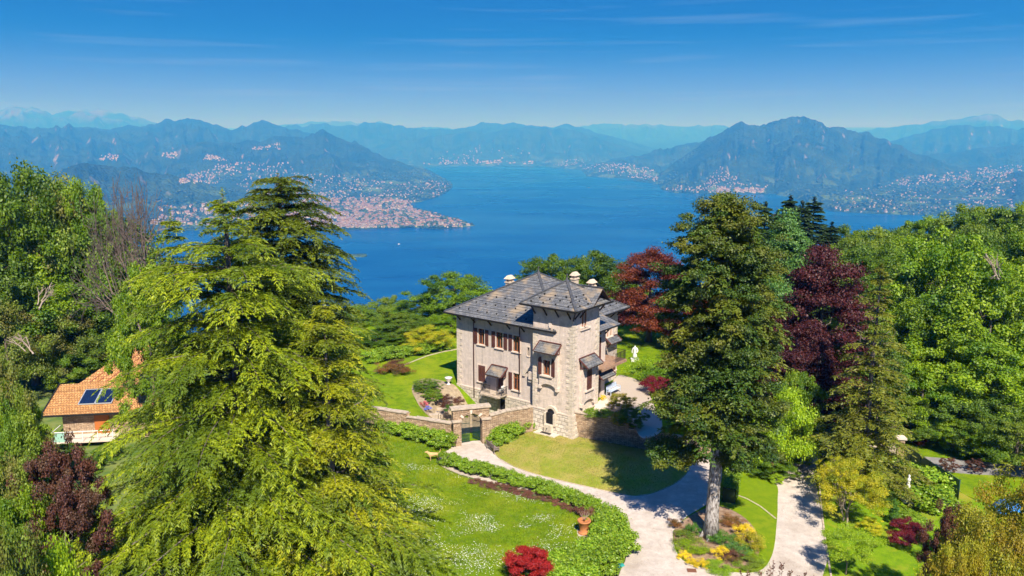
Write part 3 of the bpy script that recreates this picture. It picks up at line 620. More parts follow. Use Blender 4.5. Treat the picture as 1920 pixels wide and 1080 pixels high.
# ================================================================== THE VILLA
M['stone'] = masonry('villa_stone', (.60, .50, .43), (.66, .55, .475), (.63, .525, .45), .5, .2, .012, spots=((.80, .68, .56), 3.4, .63, .70), bump=.3, mix2=.14, streak=.35, patch=((.50, .42, .355), 1.1, .56, .66), wobble=.12)
M['plaster'] = masonry('villa_plaster', (.56, .475, .42), (.60, .51, .45), (.57, .485, .43), .7, .3, .008, spots=((.70, .61, .53), 2.6, .66, .72), bump=.2, mix2=.12, patch=((.49, .42, .37), .9, .56, .68), wobble=.15, streak=.45)
M['rough_stone'] = masonry('villa_base_stone', (.62, .55, .46), (.48, .42, .35), (.30, .26, .21), .62, .36, .035, bump=.9, mix2=.25, wobble=.2)
M['quoin'] = mat('quoin_stone', (.66, .57, .46), .85, c2=(.50, .43, .35), scale=2.5, bump=.4, bscale=20)
M['slate'] = masonry('slate_slabs', (.105, .11, .12), (.185, .185, .188), (.04, .042, .045), .48, .30, .018, spots=((.30, .235, .165), .55, .52, .66), bump=.7, mix2=.30, rough=.55, wobble=.03)
M['lead'] = mat('dark_ridge_slate', (.05, .053, .058), .5, c2=(.09, .09, .095), scale=3)
M['soffit'] = mat('dark_wood_eave', (.05, .03, .022), .7)
M['shutter'] = mat('brown_shutter', (.095, .035, .028), .6, c2=(.13, .05, .038), scale=2)
M['wood'] = mat('warm_window_wood', (.36, .13, .05), .5, c2=(.28, .1, .04), scale=3)
M['surround'] = mat('pale_window_stone', (.70, .58, .49), .8, c2=(.6, .5, .42), scale=3)
M['glass'] = mat('window_glass', (.015, .02, .028), .06, spec=.8)
M['curtain'] = mat('curtain', (.5, .48, .42), .9)
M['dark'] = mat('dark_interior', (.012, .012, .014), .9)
M['iron'] = mat('dark_iron', (.03, .028, .027), .5, metal=.4)
M['pipe'] = mat('brown_pipe', (.09, .035, .03), .45)
M['wallstone'] = masonry('garden_wall_stone', (.36, .24, .15), (.60, .45, .31), (.17, .11, .075), .42, .095, .014, bump=1.0, mix2=.4, wobble=.1, spots=((.24, .17, .12), 4, .6, .68))
M['cap'] = mat('wall_coping', (.52, .43, .34), .85, c2=(.38, .31, .24), scale=3, bump=.4)
M['chim'] = mat('chimney_render', (.66, .55, .42), .85, c2=(.5, .4, .3), scale=3, bump=.3)
VO = (5.6295, 69.2826, 0.0); VR = R(52)
villa = empty('villa', 'grey stone villa with square corner tower, slate hip roofs and brown shutters', 'villa', VO, VR)
def vw(x, y, z=0):
    return (VO[0] + x * math.cos(VR) - y * math.sin(VR), VO[1] + x * math.sin(VR) + y * math.cos(VR), z)
T = 4.55; ET = 12.75; EM = 10.3                          # tower side, eave heights
X0, Y0, X1, Y1 = .8, 2.9, 13.0, 15.1                     # main block
def holes_wall(b, axis, c, u0, u1, z0, z1, holes, th=.35, m=0, sgn=1):
    """a wall on plane axis=c with rectangular openings (u0,u1,z0,z1) cut right through its face"""
    us = sorted({u0, u1, *[h[0] for h in holes], *[h[1] for h in holes]}); zs = sorted({z0, z1, *[h[2] for h in holes], *[h[3] for h in holes]})
    def P(u, z, o=0): return (c + o * sgn, u, z) if axis == 'x' else (u, c + o * sgn, z)
    for i in range(len(us) - 1):
        for j in range(len(zs) - 1):
            a, d, e, f = us[i], us[i + 1], zs[j], zs[j + 1]
            if any(h[0] <= a and d <= h[1] and h[2] <= e and f <= h[3] for h in holes): continue
            q = [P(a, e), P(d, e), P(d, f), P(a, f)]
            if (axis == 'x'): q.reverse()
            b.face(q, m)
    for h in holes:
        a, d, e, f = h[:4]
        for p1, p2 in (((a, e), (d, e)), ((d, e), (d, f)), ((d, f), (a, f)), ((a, f), (a, e))):
            b.face([P(*p1), P(*p2), P(*p2, th), P(*p1, th)], m)
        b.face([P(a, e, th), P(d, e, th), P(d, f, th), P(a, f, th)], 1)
# openings: left face plane x=c, right faces plane y=c
LF = [  # (kind, u centre, half width, z0, z1)
 ('open', 11.75, .40, 7.3, 8.95), ('open', 9.36, .42, 7.3, 8.95), ('half', 7.2, .40, 7.3, 8.95),
 ('shut', 11.72, .46, 3.3, 5.05), ('door', 9.3, .42, 2.72, 4.9), ('half', 7.2, .40, 3.3, 5.05),
 ('slit', 5.7, .14, 7.15, 8.0), ('bdoor', 9.1, .45, .5, 2.0), ('vent', 7.15, .42, 1.3, 1.85)]
holesL = [(u - w, u + w, z0, z1) for k, u, w, z0, z1 in LF]
bw = MB()
holes_wall(bw, 'x', X0, T, Y1, 0, EM, holesL)
# right facade of the main block and the stair wing between it and the tower
XW, YW = 7.25, .85
holes_wall(bw, 'y', Y0, XW, X1, 0, EM, [(12.15, 12.85, 3.4, 4.9), (10.9, 11.25, 7.4, 8.8), (11.6, 11.95, 7.4, 8.8), (8.9, 9.8, 6.0, 8.2)])
holes_wall(bw, 'y', YW, T, XW, 0, 9.9, [(5.75, 6.55, 2.3, 4.7), (5.75, 6.35, 6.1, 8.7)])
for q in ([(XW, YW, 0), (XW, Y0, 0), (XW, Y0, 10.6), (XW, YW, 9.9)], [(X1, Y0, 0), (X1, Y1, 0), (X1, Y1, EM), (X1, Y0, EM)],
          [(X1, Y1, 0), (X0, Y1, 0), (X0, Y1, EM), (X1, Y1, EM)]):
    bw.face(q, 0)
bw.build('wall', [M['plaster'], M['dark']], villa)
# tower ---------------------------------------------------------------
bt = MB(); ZS = 2.35
def frus(b, z0, z1, e0, e1, m):
    a = [(-e0, -e0), (T + e0, -e0), (T + e0, T + e0), (-e0, T + e0)]; c = [(-e1, -e1), (T + e1, -e1), (T + e1, T + e1), (-e1, T + e1)]
    b.prism(a, z0, z1, m, c)
holes_wall(bt, 'x', 0, 0, T, ZS, 13.3, [(2.25, 3.15, 5.95, 7.35), (1.82, 2.72, ZS, 2.55)])
holes_wall(bt, 'y', 0, 0, T, ZS, 13.3, [(1.42, 1.78, 10.75, 12.3), (1.92, 2.26, 10.75, 12.3)])
bt.face([(T, 0, ZS), (T, T, ZS), (T, T, 13.3), (T, 0, 13.3)]); bt.face([(T, T, ZS), (0, T, ZS), (0, T, 13.3), (T, T, 13.3)])
bt.build('tower_wall', [M['stone'], M['dark']], villa)
bb = MB(); frus(bb, -.1, ZS, .48, .03, 0); bb.build('tower_base', M['rough_stone'], villa)
b = MB(); b.box(-.09, T + .09, -.09, -.002, ZS - .02, ZS + .12); b.box(-.09, -.002, -.002, T + .09, ZS - .02, ZS + .12)
b.box(X0 - .1, X0 - .002, T + .09, Y1 + .1, ZS - .02, ZS + .12); b.build('string_course', M['surround'], villa)
# low plinth of rough pale stone under the left facade
b = MB(); b.box(X0 - .07, X0 - .003, T + .1, 8.6, 0, ZS - .025); b.box(X0 - .07, X0 - .003, 9.6, Y1 + .07, 0, ZS - .025)
b.build('plinth', M['rough_stone'], villa)
# quoins: long and short blocks up the tower corners and the far-left corner
r = random.Random(4)
def quoins(cx, cy, z0, z1, dx, dy, pr=.045):
    z = z0; i = 0; b = MB()
    while z < z1 - .15:
        h = r.uniform(.24, .36); lx, ly = (.62, .34) if i % 2 else (.34, .62); lx *= r.uniform(.85, 1.15); ly *= r.uniform(.85, 1.15)
        b.box(cx - dx * pr, cx + dx * lx, cy - dy * pr, cy + dy * ly, z + .015, z + h - .015); z += h; i += 1
    b.build('corner_quoins', M['quoin'], villa)
quoins(0, 0, ZS + .13, ET - 1.2, 1, 1); quoins(T, 0, ZS + .13, ET - 1.6, -1, 1); quoins(0, T, ZS + .13, 9.9, 1, -1, .03); quoins(X0, Y1, ZS + .13, EM - .5, 1, -1)
quoins(X1, Y0, ZS + .13, EM - .5, -1, 1)
z = 0.0; b = MB()
for i in range(8):        # battered foot
    e = .48 - .45 * (z + .15) / ZS; lx, ly = (.75, .45) if i % 2 else (.45, .75); b.box(-e - .06, lx - e, -e - .06, ly - e, z + .02, z + .27); z += .29
b.build('corner_quoins', M['quoin'], villa)
# ---------------------------------------------------------------- roofs
def hip_roof(name, x0, x1, y0, y1, z, rise, over, holes=None, thick=.16, apex=None, hooks=True):
    p = empty_part(name); b = MB()
    a = [(x0 - over, y0 - over), (x1 + over, y0 - over), (x1 + over, y1 + over), (x0 - over, y1 + over)]
    ax, ay = apex or ((x0 + x1) / 2, (y0 + y1) / 2); w = (x1 - x0 - (y1 - y0)) / 2
    A = (ax, ay, z + rise)
    n = 9; rr_ = random.Random(3)
    for i in range(4):
        q, s = a[i], a[(i + 1) % 4]
        Q = Vector((q[0], q[1], z)); Sv = Vector((s[0], s[1], z)); Av = Vector(A)
        # overlapping courses of slabs, each course lipping over the one below
        L = (Av - (Q + Sv) / 2).length; nc = max(4, int(L / .42))
        nn = (Sv - Q).cross(Av - Q).normalized()
        for c_ in range(nc):
            t0, t1 = c_ / nc, min(1, (c_ + 1) / nc + .01)
            l0, r0 = Q.lerp(Av, t0), Sv.lerp(Av, t0); l1, r1 = Q.lerp(Av, t1), Sv.lerp(Av, t1)
            b.face([l0 + nn * .055, r0 + nn * .055, r1 + nn * .01, l1 + nn * .01]); b.face([l0 - nn * .01, r0 - nn * .01, r0 + nn * .055, l0 + nn * .055])
    if hooks:
        for i in range(4):
            q, s = Vector((*a[i], z)), Vector((*a[(i + 1) % 4], z)); Av = Vector(A); nn = (s - q).cross(Av - q).normalized(); L = (s - q).length
            for row, t in enumerate((.12, .27, .42)):
                l, r_ = q.lerp(Av, t), s.lerp(Av, t); k = max(2, int(L * (1 - t) / 1.15))
                for j in range(k):
                    p_ = l.lerp(r_, (j + .5 + .25 * (row % 2)) / k) + nn * .09; b.box(p_.x - .055, p_.x + .055, p_.y - .055, p_.y + .055, p_.z - .07, p_.z + .07, 2)
    # board under the eaves
    for i in range(4):
        q, s = a[i], a[(i + 1) % 4]; b.face([(q[0], q[1], z - .02), (ax, ay, z - .02), (s[0], s[1], z - .02)], 1)
        b.face([(q[0], q[1], z - thick), (s[0], s[1], z - thick), (s[0], s[1], z + .03), (q[0], q[1], z + .03)], 1)
        b.face([(q[0], q[1], z - thick), ((q[0] * .93 + ax * .07), (q[1] * .93 + ay * .07), z - thick), ((s[0] * .93 + ax * .07), (s[1] * .93 + ay * .07), z - thick), (s[0], s[1], z - thick)], 1)
    ro = b.build(name, [M['slate'], M['soffit'], M['iron']], villa)
    b = MB()
    for q in a: b.beam((q[0], q[1], z + .07), (A[0], A[1], A[2] + .09), .26, .1)
    b.lathe([(.14, 0), (.1, .25), (.03, .45), (.09, .55), (.0, .75)], (A[0], A[1], A[2]), 8); b.build('ridge', M['lead'], ro)
    b = MB()
    for i in range(4):        # gutter
        q, s = a[i], a[(i + 1) % 4]; d = .07
        ox, oy = [(0, -d), (d, 0), (0, d), (-d, 0)][i]
        b.beam((q[0] + ox, q[1] + oy, z - .03), (s[0] + ox, s[1] + oy, z - .03), .13, .12)
    b.build('gutter', M['iron'], ro)
    return ro
def empty_part(n): return None
main_roof = hip_roof('main_roof', X0, X1, Y0, Y1, EM, 3.9, .95)
tower_roof = hip_roof('tower_roof', 0, T, 0, T, ET, 2.05, .92)
# eave brackets under tower and main roof
b = MB()
for y_ in (.25, 1.6, 2.95, 4.3):
    b.beam((-.05, y_, ET - 1.0), (-.75, y_, ET - .1), .09, .12)
for x_ in (.2, 1.1): b.beam((x_, -.05, ET - 1.0), (x_, -.75, ET - .1), .09, .12)
for y_ in (6.2, 8.0, 10.4, 12.6, 14.6): b.beam((X0 - .05, y_, EM - .8), (X0 - .75, y_, EM - .1), .09, .12)
b.beam((-.05, -.05, ET - 1.1), (-.7, -.7, ET - .1), .1, .13)
for x_ in (5.6, 7.1): b.beam((x_, YW - .05, 8.9), (x_, YW - .8, 9.75), .09, .12)
for x_ in (9.5, 11.5, 12.9): b.beam((x_, Y0 - .05, EM - .8), (x_, Y0 - .8, EM - .1), .09, .12)
b.build('eave_bracket', M['soffit'], villa)
# gabled wall dormer breaking the tower's right eave
gx0, gx1, gzd = 2.55, T + .02, 13.15
b = MB(); b.box(gx0, gx1, -.02, 1.9, ET - .6, gzd); xm = (gx0 + gx1) / 2
b.face([(gx0, -.02, gzd), (gx1, -.02, gzd), (xm, -.02, gzd + .95)]); b.build('dormer', M['stone'], villa)
b = MB(); ov = .55; yf = -.95
for sx in (-1, 1):
    e = (xm + sx * (1 + ov), yf, gzd - .33); A = (xm, yf, gzd + 1.12); e2 = (e[0], 2.6, e[2]); A2 = (xm, 2.6, A[2])
    q = [e, A, A2, e2] if sx < 0 else [A, e, e2, A2]; b.face([tuple(v) for v in q][::-1])
    lo = [(v[0], v[1], v[2] - .14) for v in q]; b.face(lo, 1); b.face([e, A, (A[0], A[1], A[2] - .14), (e[0], e[1], e[2] - .14)], 1); b.face([e, e2, (e2[0], e2[1], e2[2] - .14), (e[0], e[1], e[2] - .14)], 1)
dr = b.build('dormer_roof', [M['slate'], M['soffit']], villa)
b = MB(); b.beam((xm, yf - .02, gzd + 1.16), (xm, 2.5, gzd + 1.16), .22, .08); b.build('ridge', M['lead'], dr)
b = MB(); b.beam((T - .05, -.05, ET - .9), (T - .05, -.85, ET + .05), .1, .13); b.beam((gx0 + .05, -.05, ET - .3), (gx0 + .05, -.8, ET + .1), .1, .13); b.build('brace', M['shutter'], dr)
# lean-to roof over the stair wing
b = MB(); zl = 9.75; q = [(T - .0, -.1, zl), (8.6, -.1, zl), (8.6, Y0 + .3, zl + 1.0), (T, Y0 + .3, zl + 1.0)]
b.face(q); b.face([(v[0], v[1], v[2] - .14) for v in reversed(q)], 1); b.face([q[0], (q[0][0], q[0][1], zl - .14), (q[1][0], q[1][1], zl - .14), q[1]], 1); b.face([q[1], (8.6, -.1, zl - .14), (8.6, Y0 + .3, zl + .86), q[2]], 1)
lr = b.build('wing_roof', [M['slate'], M['soffit']], villa)
b = MB(); b.beam((T, -.17, zl - .03), (8.65, -.17, zl - .03), .13, .12); b.build('gutter', M['iron'], lr)
# chimneys
def chimney(x, y, z, w=.55, h=1.5):
    b = MB(); b.box(x - w, x + w, y - w * .7, y + w * .7, z - 1.8, z + h); c = b.build('chimney', M['chim'], villa)
    b = MB(); b.box(x - w - .08, x + w + .08, y - w * .7 - .08, y + w * .7 + .08, z + h, z + h + .12)
    for sx in (-1, 1):
        for sy in (-1, 1): b.box(x + sx * (w - .12) - .09, x + sx * (w - .12) + .09, y + sy * (w * .7 - .1) - .09, y + sy * (w * .7 - .1) + .09, z + h + .12, z + h + .42)
    b.box(x - .15, x + .15, y - .15, y + .15, z + h + .12, z + h + .42)
    cx = w + .14; cyy = w * .7 + .14; b.prism([(x - cx, y - cyy), (x + cx, y - cyy), (x + cx, y + cyy), (x - cx, y + cyy)], z + h + .42, z + h + .78, 0, [(x - .3, y - .1), (x + .3, y - .1), (x + .3, y + .1), (x - .3, y + .1)])
    b.build('cap', M['chim'], c)
chimney(5.3, 11.6, 12.5, .38, .65); chimney(9.6, 6.2, 12.9, .36, .6); chimney(11.4, 5.2, 11.9, .38, .65)
b = MB(); b.beam((4.4, 11.7, 12.1), (5.3, 11.6, 12.9), .55, .45); b.build('chimney_flue', M['chim'], villa)
# ---------------------------------------------------------------- windows and doors (left faces look to -x, right faces to -y)
def V3(face, c, u, o, z):     # o = metres out of the wall
    return (c - o, u, z) if face == 'x' else (u, c - o, z)
def obox(b, face, c, u0, u1, o0, o1, z0, z1, m=0):
    if face == 'x': b.box(c - o1, c - o0, u0, u1, z0, z1, m)
    else: b.box(u0, u1, c - o1, c - o0, z0, z1, m)
def window(face, c, u, hw, z0, z1, shutters='open', arched=False, curtain=False):
    b = MB(); e = .13
    obox(b, face, c, u - hw - e, u - hw, -.12, .035, z0, z1); obox(b, face, c, u + hw, u + hw + e, -.12, .035, z0, z1)
    obox(b, face, c, u - hw - e, u + hw + e, -.12, .035, z1, z1 + e) if not arched else None
    w = b.build('window', M['surround'], villa)
    b = MB(); obox(b, face, c, u - hw - e - .05, u + hw + e + .05, -.12, .14, z0 - .11, z0 - .002); b.build('sill', M['surround'], w)
    b = MB(); f = .07
    obox(b, face, c, u - hw + .002, u + hw - .002, -.17, -.165 + .0, z0 + .002, z1 - .002); b.build('pane', M['glass'], w)
    b = MB()
    for (a0, a1) in ((u - hw, u - hw + f), (u + hw - f, u + hw), (u - f / 2, u + f / 2)): obox(b, face, c, a0 + .001, a1 - .001, -.16, -.09, z0 + .001, z1 - .001)
    for (c0, c1) in ((z0, z0 + f), (z1 - f, z1), (z1 - .55, z1 - .5)): obox(b, face, c, u - hw + .002, u + hw - .002, -.155, -.095, c0 + .002, c1 - .002)
    b.build('frame', M['wood'], w)
    def leaf(u0, u1, o0=.03, o1=.08, zt=z1):
        b = MB(); obox(b, face, c, u0, u1, o0, o1, z0, zt)
        k = int((zt - z0 - .3) / .085)
        for i in range(k):
            zz = z0 + .12 + i * .085; obox(b, face, c, u0 + .06, u1 - .06, o1, o1 + .018, zz, zz + .05)
        b.build('shutter', M['shutter'], w)
    if shutters == 'open':
        leaf(u - hw - e - hw - .03, u - hw - e - .0); leaf(u + hw + e, u + hw + e + hw + .03)
    elif shutters == 'half':      # the far leaf open, the near one half closed over the glass
        leaf(u + hw + e, u + hw + e + hw + .03)
        b = MB(); 
        if face == 'x': b.prism([(c - .03, u - hw), (c - .38, u - hw - .30), (c - .41, u - hw - .26), (c - .06, u - hw + .04)][::-1], z0, z1)
        b.build('shutter', M['shutter'], w)
    elif shutters == 'shut':
        leaf(u - hw, u - .01, .0, .05); leaf(u + .01, u + hw, .0, .05)
    return w
for k, u, hw, z0, z1 in LF:
    if k in ('open', 'half', 'shut'): window('x', X0, u, hw, z0, z1, k)
window('y', Y0, 12.5, .35, 3.4, 4.9, 'shut'); window('y', Y0, 11.07, .17, 7.4, 8.8, None); window('y', Y0, 11.77, .17, 7.4, 8.8, None)
window('y', 0, 1.6, .18, 10.75, 12.3, None); window('y', 0, 2.09, .17, 10.75, 12.3, None)
window('y', YW, 6.05, .3, 6.1, 8.7, 'shut'); window('y', Y0, 9.35, .45, 6.0, 8.2, 'shut')
# slit window and cellar vent
b = MB(); obox(b, 'x', X0, 5.45, 5.56, -.1, .05, 7.05, 8.1); obox(b, 'x', X0, 5.84, 5.95, -.1, .05, 7.05, 8.1); obox(b, 'x', X0, 5.56, 5.84, -.1, .05, 8.0, 8.14); obox(b, 'x', X0, 5.56, 5.84, -.1, .08, 7.02, 7.15); b.build('slit_window', M['surround'], villa)
def arch_ring(b, face, c, u, z, r0, r1, o0, o1, n=12, a0=0, a1=math.pi, m=0):
    for i in range(n):
        t0 = a0 + (a1 - a0) * i / n + .012; t1 = a0 + (a1 - a0) * (i + 1) / n - .012
        P = [(u + rr * math.cos(t), z + rr * math.sin(t)) for rr, t in ((r0, t0), (r1, t0), (r1, t1), (r0, t1))]
        f = [V3(face, c, p[0], o1, p[1]) for p in P]; g = [V3(face, c, p[0], o0, p[1]) for p in P]
        if face == 'y': pass
        b.face(f, m); b.face(g[::-1], m)
        for i2 in range(4):
            j = (i2 + 1) % 4; b.face([f[i2], g[i2], g[j], f[j]], m)
def half_disc(b, face, c, u, z, r, o, n=16, m=0):
    b.face([V3(face, c, u + r * math.cos(math.pi * i / n), o, z + r * math.sin(math.pi * i / n)) for i in range(n + 1)], m)
b = MB(); arch_ring(b, 'x', X0, 7.15, 1.3, .5, .72, .002, .09); b.build('cellar_arch', M['quoin'], villa)
# tower bay windows: arched opening, arched shutters, projecting panel on a segmental arch, slate awning
def bay(face, u, hw, z0, z1, ub, awn, dz, shut):
    b = MB(); pr = .3; u0, u1, zb = ub; zt = awn[2] - .25; n = 14; mid = (u0 + u1) / 2; hr_ = (u1 - u0) / 2 - .16
    # panel with a hole for the window and an arched lower edge
    P = lambda uu, zz, o=pr: V3(face, 0, uu, o, zz)
    rects = [(u0, u1, z1, zt), (u0, u - hw, z0, z1), (u + hw, u1, z0, z1), (u0, u1, zb + .65, z0)]
    for a0, a1, c0, c1 in rects:
        b.face([P(a0, c0), P(a1, c0), P(a1, c1), P(a0, c1)] if face == 'y' else [P(a1, c0), P(a0, c0), P(a0, c1), P(a1, c1)])
    prev = None
    for i in range(n + 1):      # lower arched apron
        uu = u0 + (u1 - u0) * i / n; k = abs(uu - mid) / hr_; zz = zb + (.48 * math.sqrt(max(0, 1 - k * k)) if k < 1 else 0)
        if prev:
            a0, c0 = prev; q = [P(a0, c0), P(uu, zz), P(uu, zb + .65), P(a0, zb + .65)]; b.face(q if face == 'y' else q[::-1])
            b.face([P(a0, c0), P(uu, zz), P(uu, zz, 0), P(a0, c0, 0)])
        prev = (uu, zz)
    for uu in (u0, u1): b.face([P(uu, zb), P(uu, zb, 0), P(uu, zt, 0), P(uu, zt)])
    b.face([P(u0, zt), P(u1, zt), P(u1, zt, 0), P(u0, zt, 0)])
    for p1, p2 in (((u - hw, z0), (u + hw, z0)), ((u + hw, z0), (u + hw, z1)), ((u - hw, z1), (u - hw, z0))): b.face([P(*p1), P(*p2), P(*p2, 0), P(*p1, 0)])
    by = b.build('window_bay', M['stone'], villa)
    b = MB()     # pale stone surround and sill
    obox(b, face, 0, u - hw - .17, u - hw, pr - .2, pr + .04, z0, z1); obox(b, face, 0, u + hw, u + hw + .17, pr - .2, pr + .04, z0, z1); arch_ring(b, face, 0, u, z1 - .002, hw, hw + .17, pr - .2, pr + .04)
    b.build('surround', M['surround'], by); b = MB(); obox(b, face, 0, u - hw - .3, u + hw + .3, pr - .1, pr + .16, z0 - .14, z0 - .003); b.build('sill', M['surround'], by)
    for s_ in (-1, 1): b = MB(); obox(b, face, 0, mid + s_ * (hr_ + .08) - .14, mid + s_ * (hr_ + .08) + .14, 0, pr + .03, zb - .1, zb + .25); b.build('corbel', M['surround'], by)
    if shut:
        b = MB(); obox(b, face, 0, u - hw, u + hw, pr + .0, pr + .05, z0 + .0, z1); half_disc(b, face, 0, u, z1, hw, pr + .05)
        for i in range(int((z1 - z0) / .1)): obox(b, face, 0, u - hw + .07, u - .03, pr + .05, pr + .07, z0 + .08 + i * .1, z0 + .14 + i * .1); obox(b, face, 0, u + .03, u + hw - .07, pr + .05, pr + .07, z0 + .08 + i * .1, z0 + .14 + i * .1)
        b.build('shutter', M['shutter'], by)
    else:
        b = MB(); obox(b, face, 0, u - hw, u + hw, .0, .03, z0, z1 + hw); b.build('pane', M['glass'], by)
        b = MB(); f = .07
        for a0, a1 in ((u - hw, u - hw + f), (u - f / 2, u + f / 2), (u + hw - f, u + hw)): obox(b, face, 0, a0 + .002, a1 - .002, .04, .13, z0 + .002, z1)
        obox(b, face, 0, u - hw, u + hw, .04, .135, z1 - .05, z1 + .03); obox(b, face, 0, u - hw + .003, u + hw - .003, .04, .125, z0 + .003, z0 + .09); b.build('frame', M['wood'], by)
        for s_ in (-1, 1):
            b = MB(); q0, q1 = sorted((u + s_ * (hw + .18), u + s_ * (2 * hw + .16))); obox(b, face, 0, q0, q1, pr + .045, pr + .095, z0, z1); 
            n2 = 8; e_ = q0 if s_ > 0 else q1
            b.face([V3(face, 0, q0, pr + .095, z1), V3(face, 0, q1, pr + .095, z1)] + [V3(face, 0, e_ + s_ * (q1 - q0) * math.cos(t), pr + .095, z1 + (q1 - q0) * .8 * math.sin(t)) for t in np.linspace(.15, math.pi / 2, n2)])
            for i in range(int((z1 - z0) / .1)): obox(b, face, 0, q0 + .05, q1 - .05, pr + .095, pr + .112, z0 + .05 + i * .1, z0 + .11 + i * .1)
            b.build('shutter', M['shutter'], by)
    awning(face, 0, awn[0], awn[1], awn[2], awn[3], awn[4])
def awning(face, c, u0, u1, zw, proj_, drop):
    b = MB(); e = .13
    q = [V3(face, c, u0, 0, zw), V3(face, c, u1, 0, zw), V3(face, c, u1, proj_, zw - drop), V3(face, c, u0, proj_, zw - drop)]
    lo = [(v[0], v[1], v[2] - e) for v in q]
    nrm = (Vector(q[1]) - Vector(q[0])).cross(Vector(q[3]) - Vector(q[0]))
    top = q if nrm.z > 0 else q[::-1]; b.face(top, 0); b.face([(v[0], v[1], v[2] - e) for v in reversed(top)], 1)
    for i in range(4):
        j = (i + 1) % 4; b.face([q[i], q[j], lo[j], lo[i]], 1)
    aw = b.build('awning', [M['slate'], M['soffit']], villa)
    b = MB(); b.beam(V3(face, c, u0 - .02, .03, zw + .04), V3(face, c, u1 + .02, .03, zw + .04), .1, .1)
    b.beam(V3(face, c, u0 - .04, 0, zw + .0), V3(face, c, u0 - .04, proj_, zw - drop), .07, .14); b.beam(V3(face, c, u1 + .04, 0, zw), V3(face, c, u1 + .04, proj_, zw - drop), .07, .14)
    b.build('trim', M['shutter'], aw)
    b = MB()
    for uu in (u0 + .18, u1 - .18): b.beam(V3(face, c, uu, .04, zw - .95), V3(face, c, uu, proj_ * .85, zw - drop - .02), .08, .1); b.beam(V3(face, c, uu, .05, zw - .95), V3(face, c, uu, .05, zw - .12), .07, .07)
    b.build('bracket', M['shutter'], aw)
bay('x', 2.72, .40, 5.98, 7.45, (1.5, 3.62, 4.65), (1.3, 3.75, 9.15, 1.05, .75), 0, False)
bay('y', 2.45, .44, 4.5, 6.2, (1.35, 3.6, 3.0), (1.1, 3.75, 7.75, 1.05, .75), 0, True)
awning('x', X0, 8.35, 10.35, 5.4, 1.1, .75)
awning('y', YW, 5.0, 7.5, 5.6, 1.15, .8)
awning('y', Y0, 10.7, 12.9, 7.3, .7, .5)
# doors
b = MB(); obox(b, 'x', X0, 9.3 - .42, 9.3 + .42, -.3, -.24, 2.74, 4.88); b.build('door', M['shutter'], villa)
b = MB(); obox(b, 'x', X0, 9.74, 9.9, -.1, .05, 2.74, 5.0); obox(b, 'x', X0, 8.7, 8.86, -.1, .05, 2.74, 5.0); b.build('door_surround', M['surround'], villa)
b = MB(); obox(b, 'y', YW, 5.75, 6.55, -.25, -.18, 2.31, 4.69); dd = b.build('door', M['shutter'], villa)
b = MB(); obox(b, 'y', YW, 6.42, 6.5, -.18, -.12, 3.3, 3.4); b.build('handle', M['iron'], dd)
# little balcony by the left door with thin railing, on rough stone
b = MB(); b.box(X0 - 1.0, X0 - .08, 8.3, 11.1, 2.55, 2.68); b.box(X0 - 1.2, X0 - .9, 8.5, 11, 2.4, 2.55); bal = b.build('balcony', M['cap'], villa)
b = MB()
for y_ in np.arange(9.9, 11.1, .13): b.beam((X0 - .95, y_, 2.68), (X0 - .95, y_, 3.5), .025)
for y_ in np.arange(8.35, 9.0, .13): b.beam((X0 - .95, y_, 2.68), (X0 - .95, y_, 3.5), .025)
b.beam((X0 - .95, 9.85, 3.5), (X0 - .95, 11.1, 3.5), .04); b.beam((X0 - .95, 8.3, 3.5), (X0 - .95, 9.0, 3.5), .04)
for x_ in np.arange(X0 - .95, X0 - .1, .13): b.beam((x_, 11.08, 2.68), (x_, 11.08, 3.5), .025); b.beam((x_, 8.32, 2.68), (x_, 8.32, 3.5), .025)
b.beam((X0 - .95, 11.08, 3.5), (X0 - .05, 11.08, 3.5), .04); b.beam((X0 - .95, 8.32, 3.5), (X0 - .05, 8.32, 3.5), .04); b.build('railing', M['iron'], bal)
# wooden balcony on the stair wing
b = MB(); b.box(T + .1, 9.4, -.35, YW - .01, 5.85, 5.98); b.box(XW + .02, 9.4, YW - .01, Y0 - .01, 5.85, 5.98)
for x_ in (4.9, 6.1, 7.6, 9.1): b.box(x_, x_ + .14, -.35, YW, 5.66, 5.85)
b.beam((T + .1, -.38, 5.8), (9.4, -.38, 5.8), .1, .25); wb = b.build('balcony', mat('weathered_wood', (.24, .14, .09), .8, c2=(.34, .22, .15), scale=4), villa)
b = MB()
for x_ in np.arange(7.4, 9.4, .12): b.beam((x_, -.3, 5.98), (x_, -.3, 6.9), .022)
for y_ in np.arange(-.3, 2.8, .12): b.beam((9.35, y_, 5.98), (9.35, y_, 6.9), .022)
b.beam((7.3, -.3, 6.9), (9.4, -.3, 6.9), .04); b.beam((9.35, -.3, 6.9), (9.35, 2.8, 6.9), .04); b.build('railing', M['iron'], wb)
# downpipes
for pts in ([(X0 - .1, 12.6, EM - .2), (X0 - .1, 12.75, EM - .9), (X0 - .1, 12.75, 1.4)], [(X0 - .1, 6.75, EM - .2), (X0 - .1, 6.75, 5.0)], [(X0 - .12, T + .35, EM - .2), (X0 - .12, T + .35, 1.6)], [(T + .12, YW - .12, 9.6), (T + .12, YW - .12, 2.4)]):
    b = MB(); b.tube(pts, .055, 8); b.build('downpipe', M['pipe'], villa)
# squinch arch between tower and facade
b = MB(); arch_ring(b, 'x', X0, 5.35, 5.0, .7, 1.0, .002, .16, 10, 0, math.pi * .72)
b.box(X0 - .35, X0 - .002, T + .01, 5.5, 4.6, 4.95); b.build('squinch', M['quoin'], villa)
b = MB(); b.box(X0 - .5, X0 - .002, T + .015, 5.35, 4.95, 5.7); b.build('stair_turret', M['stone'], villa)
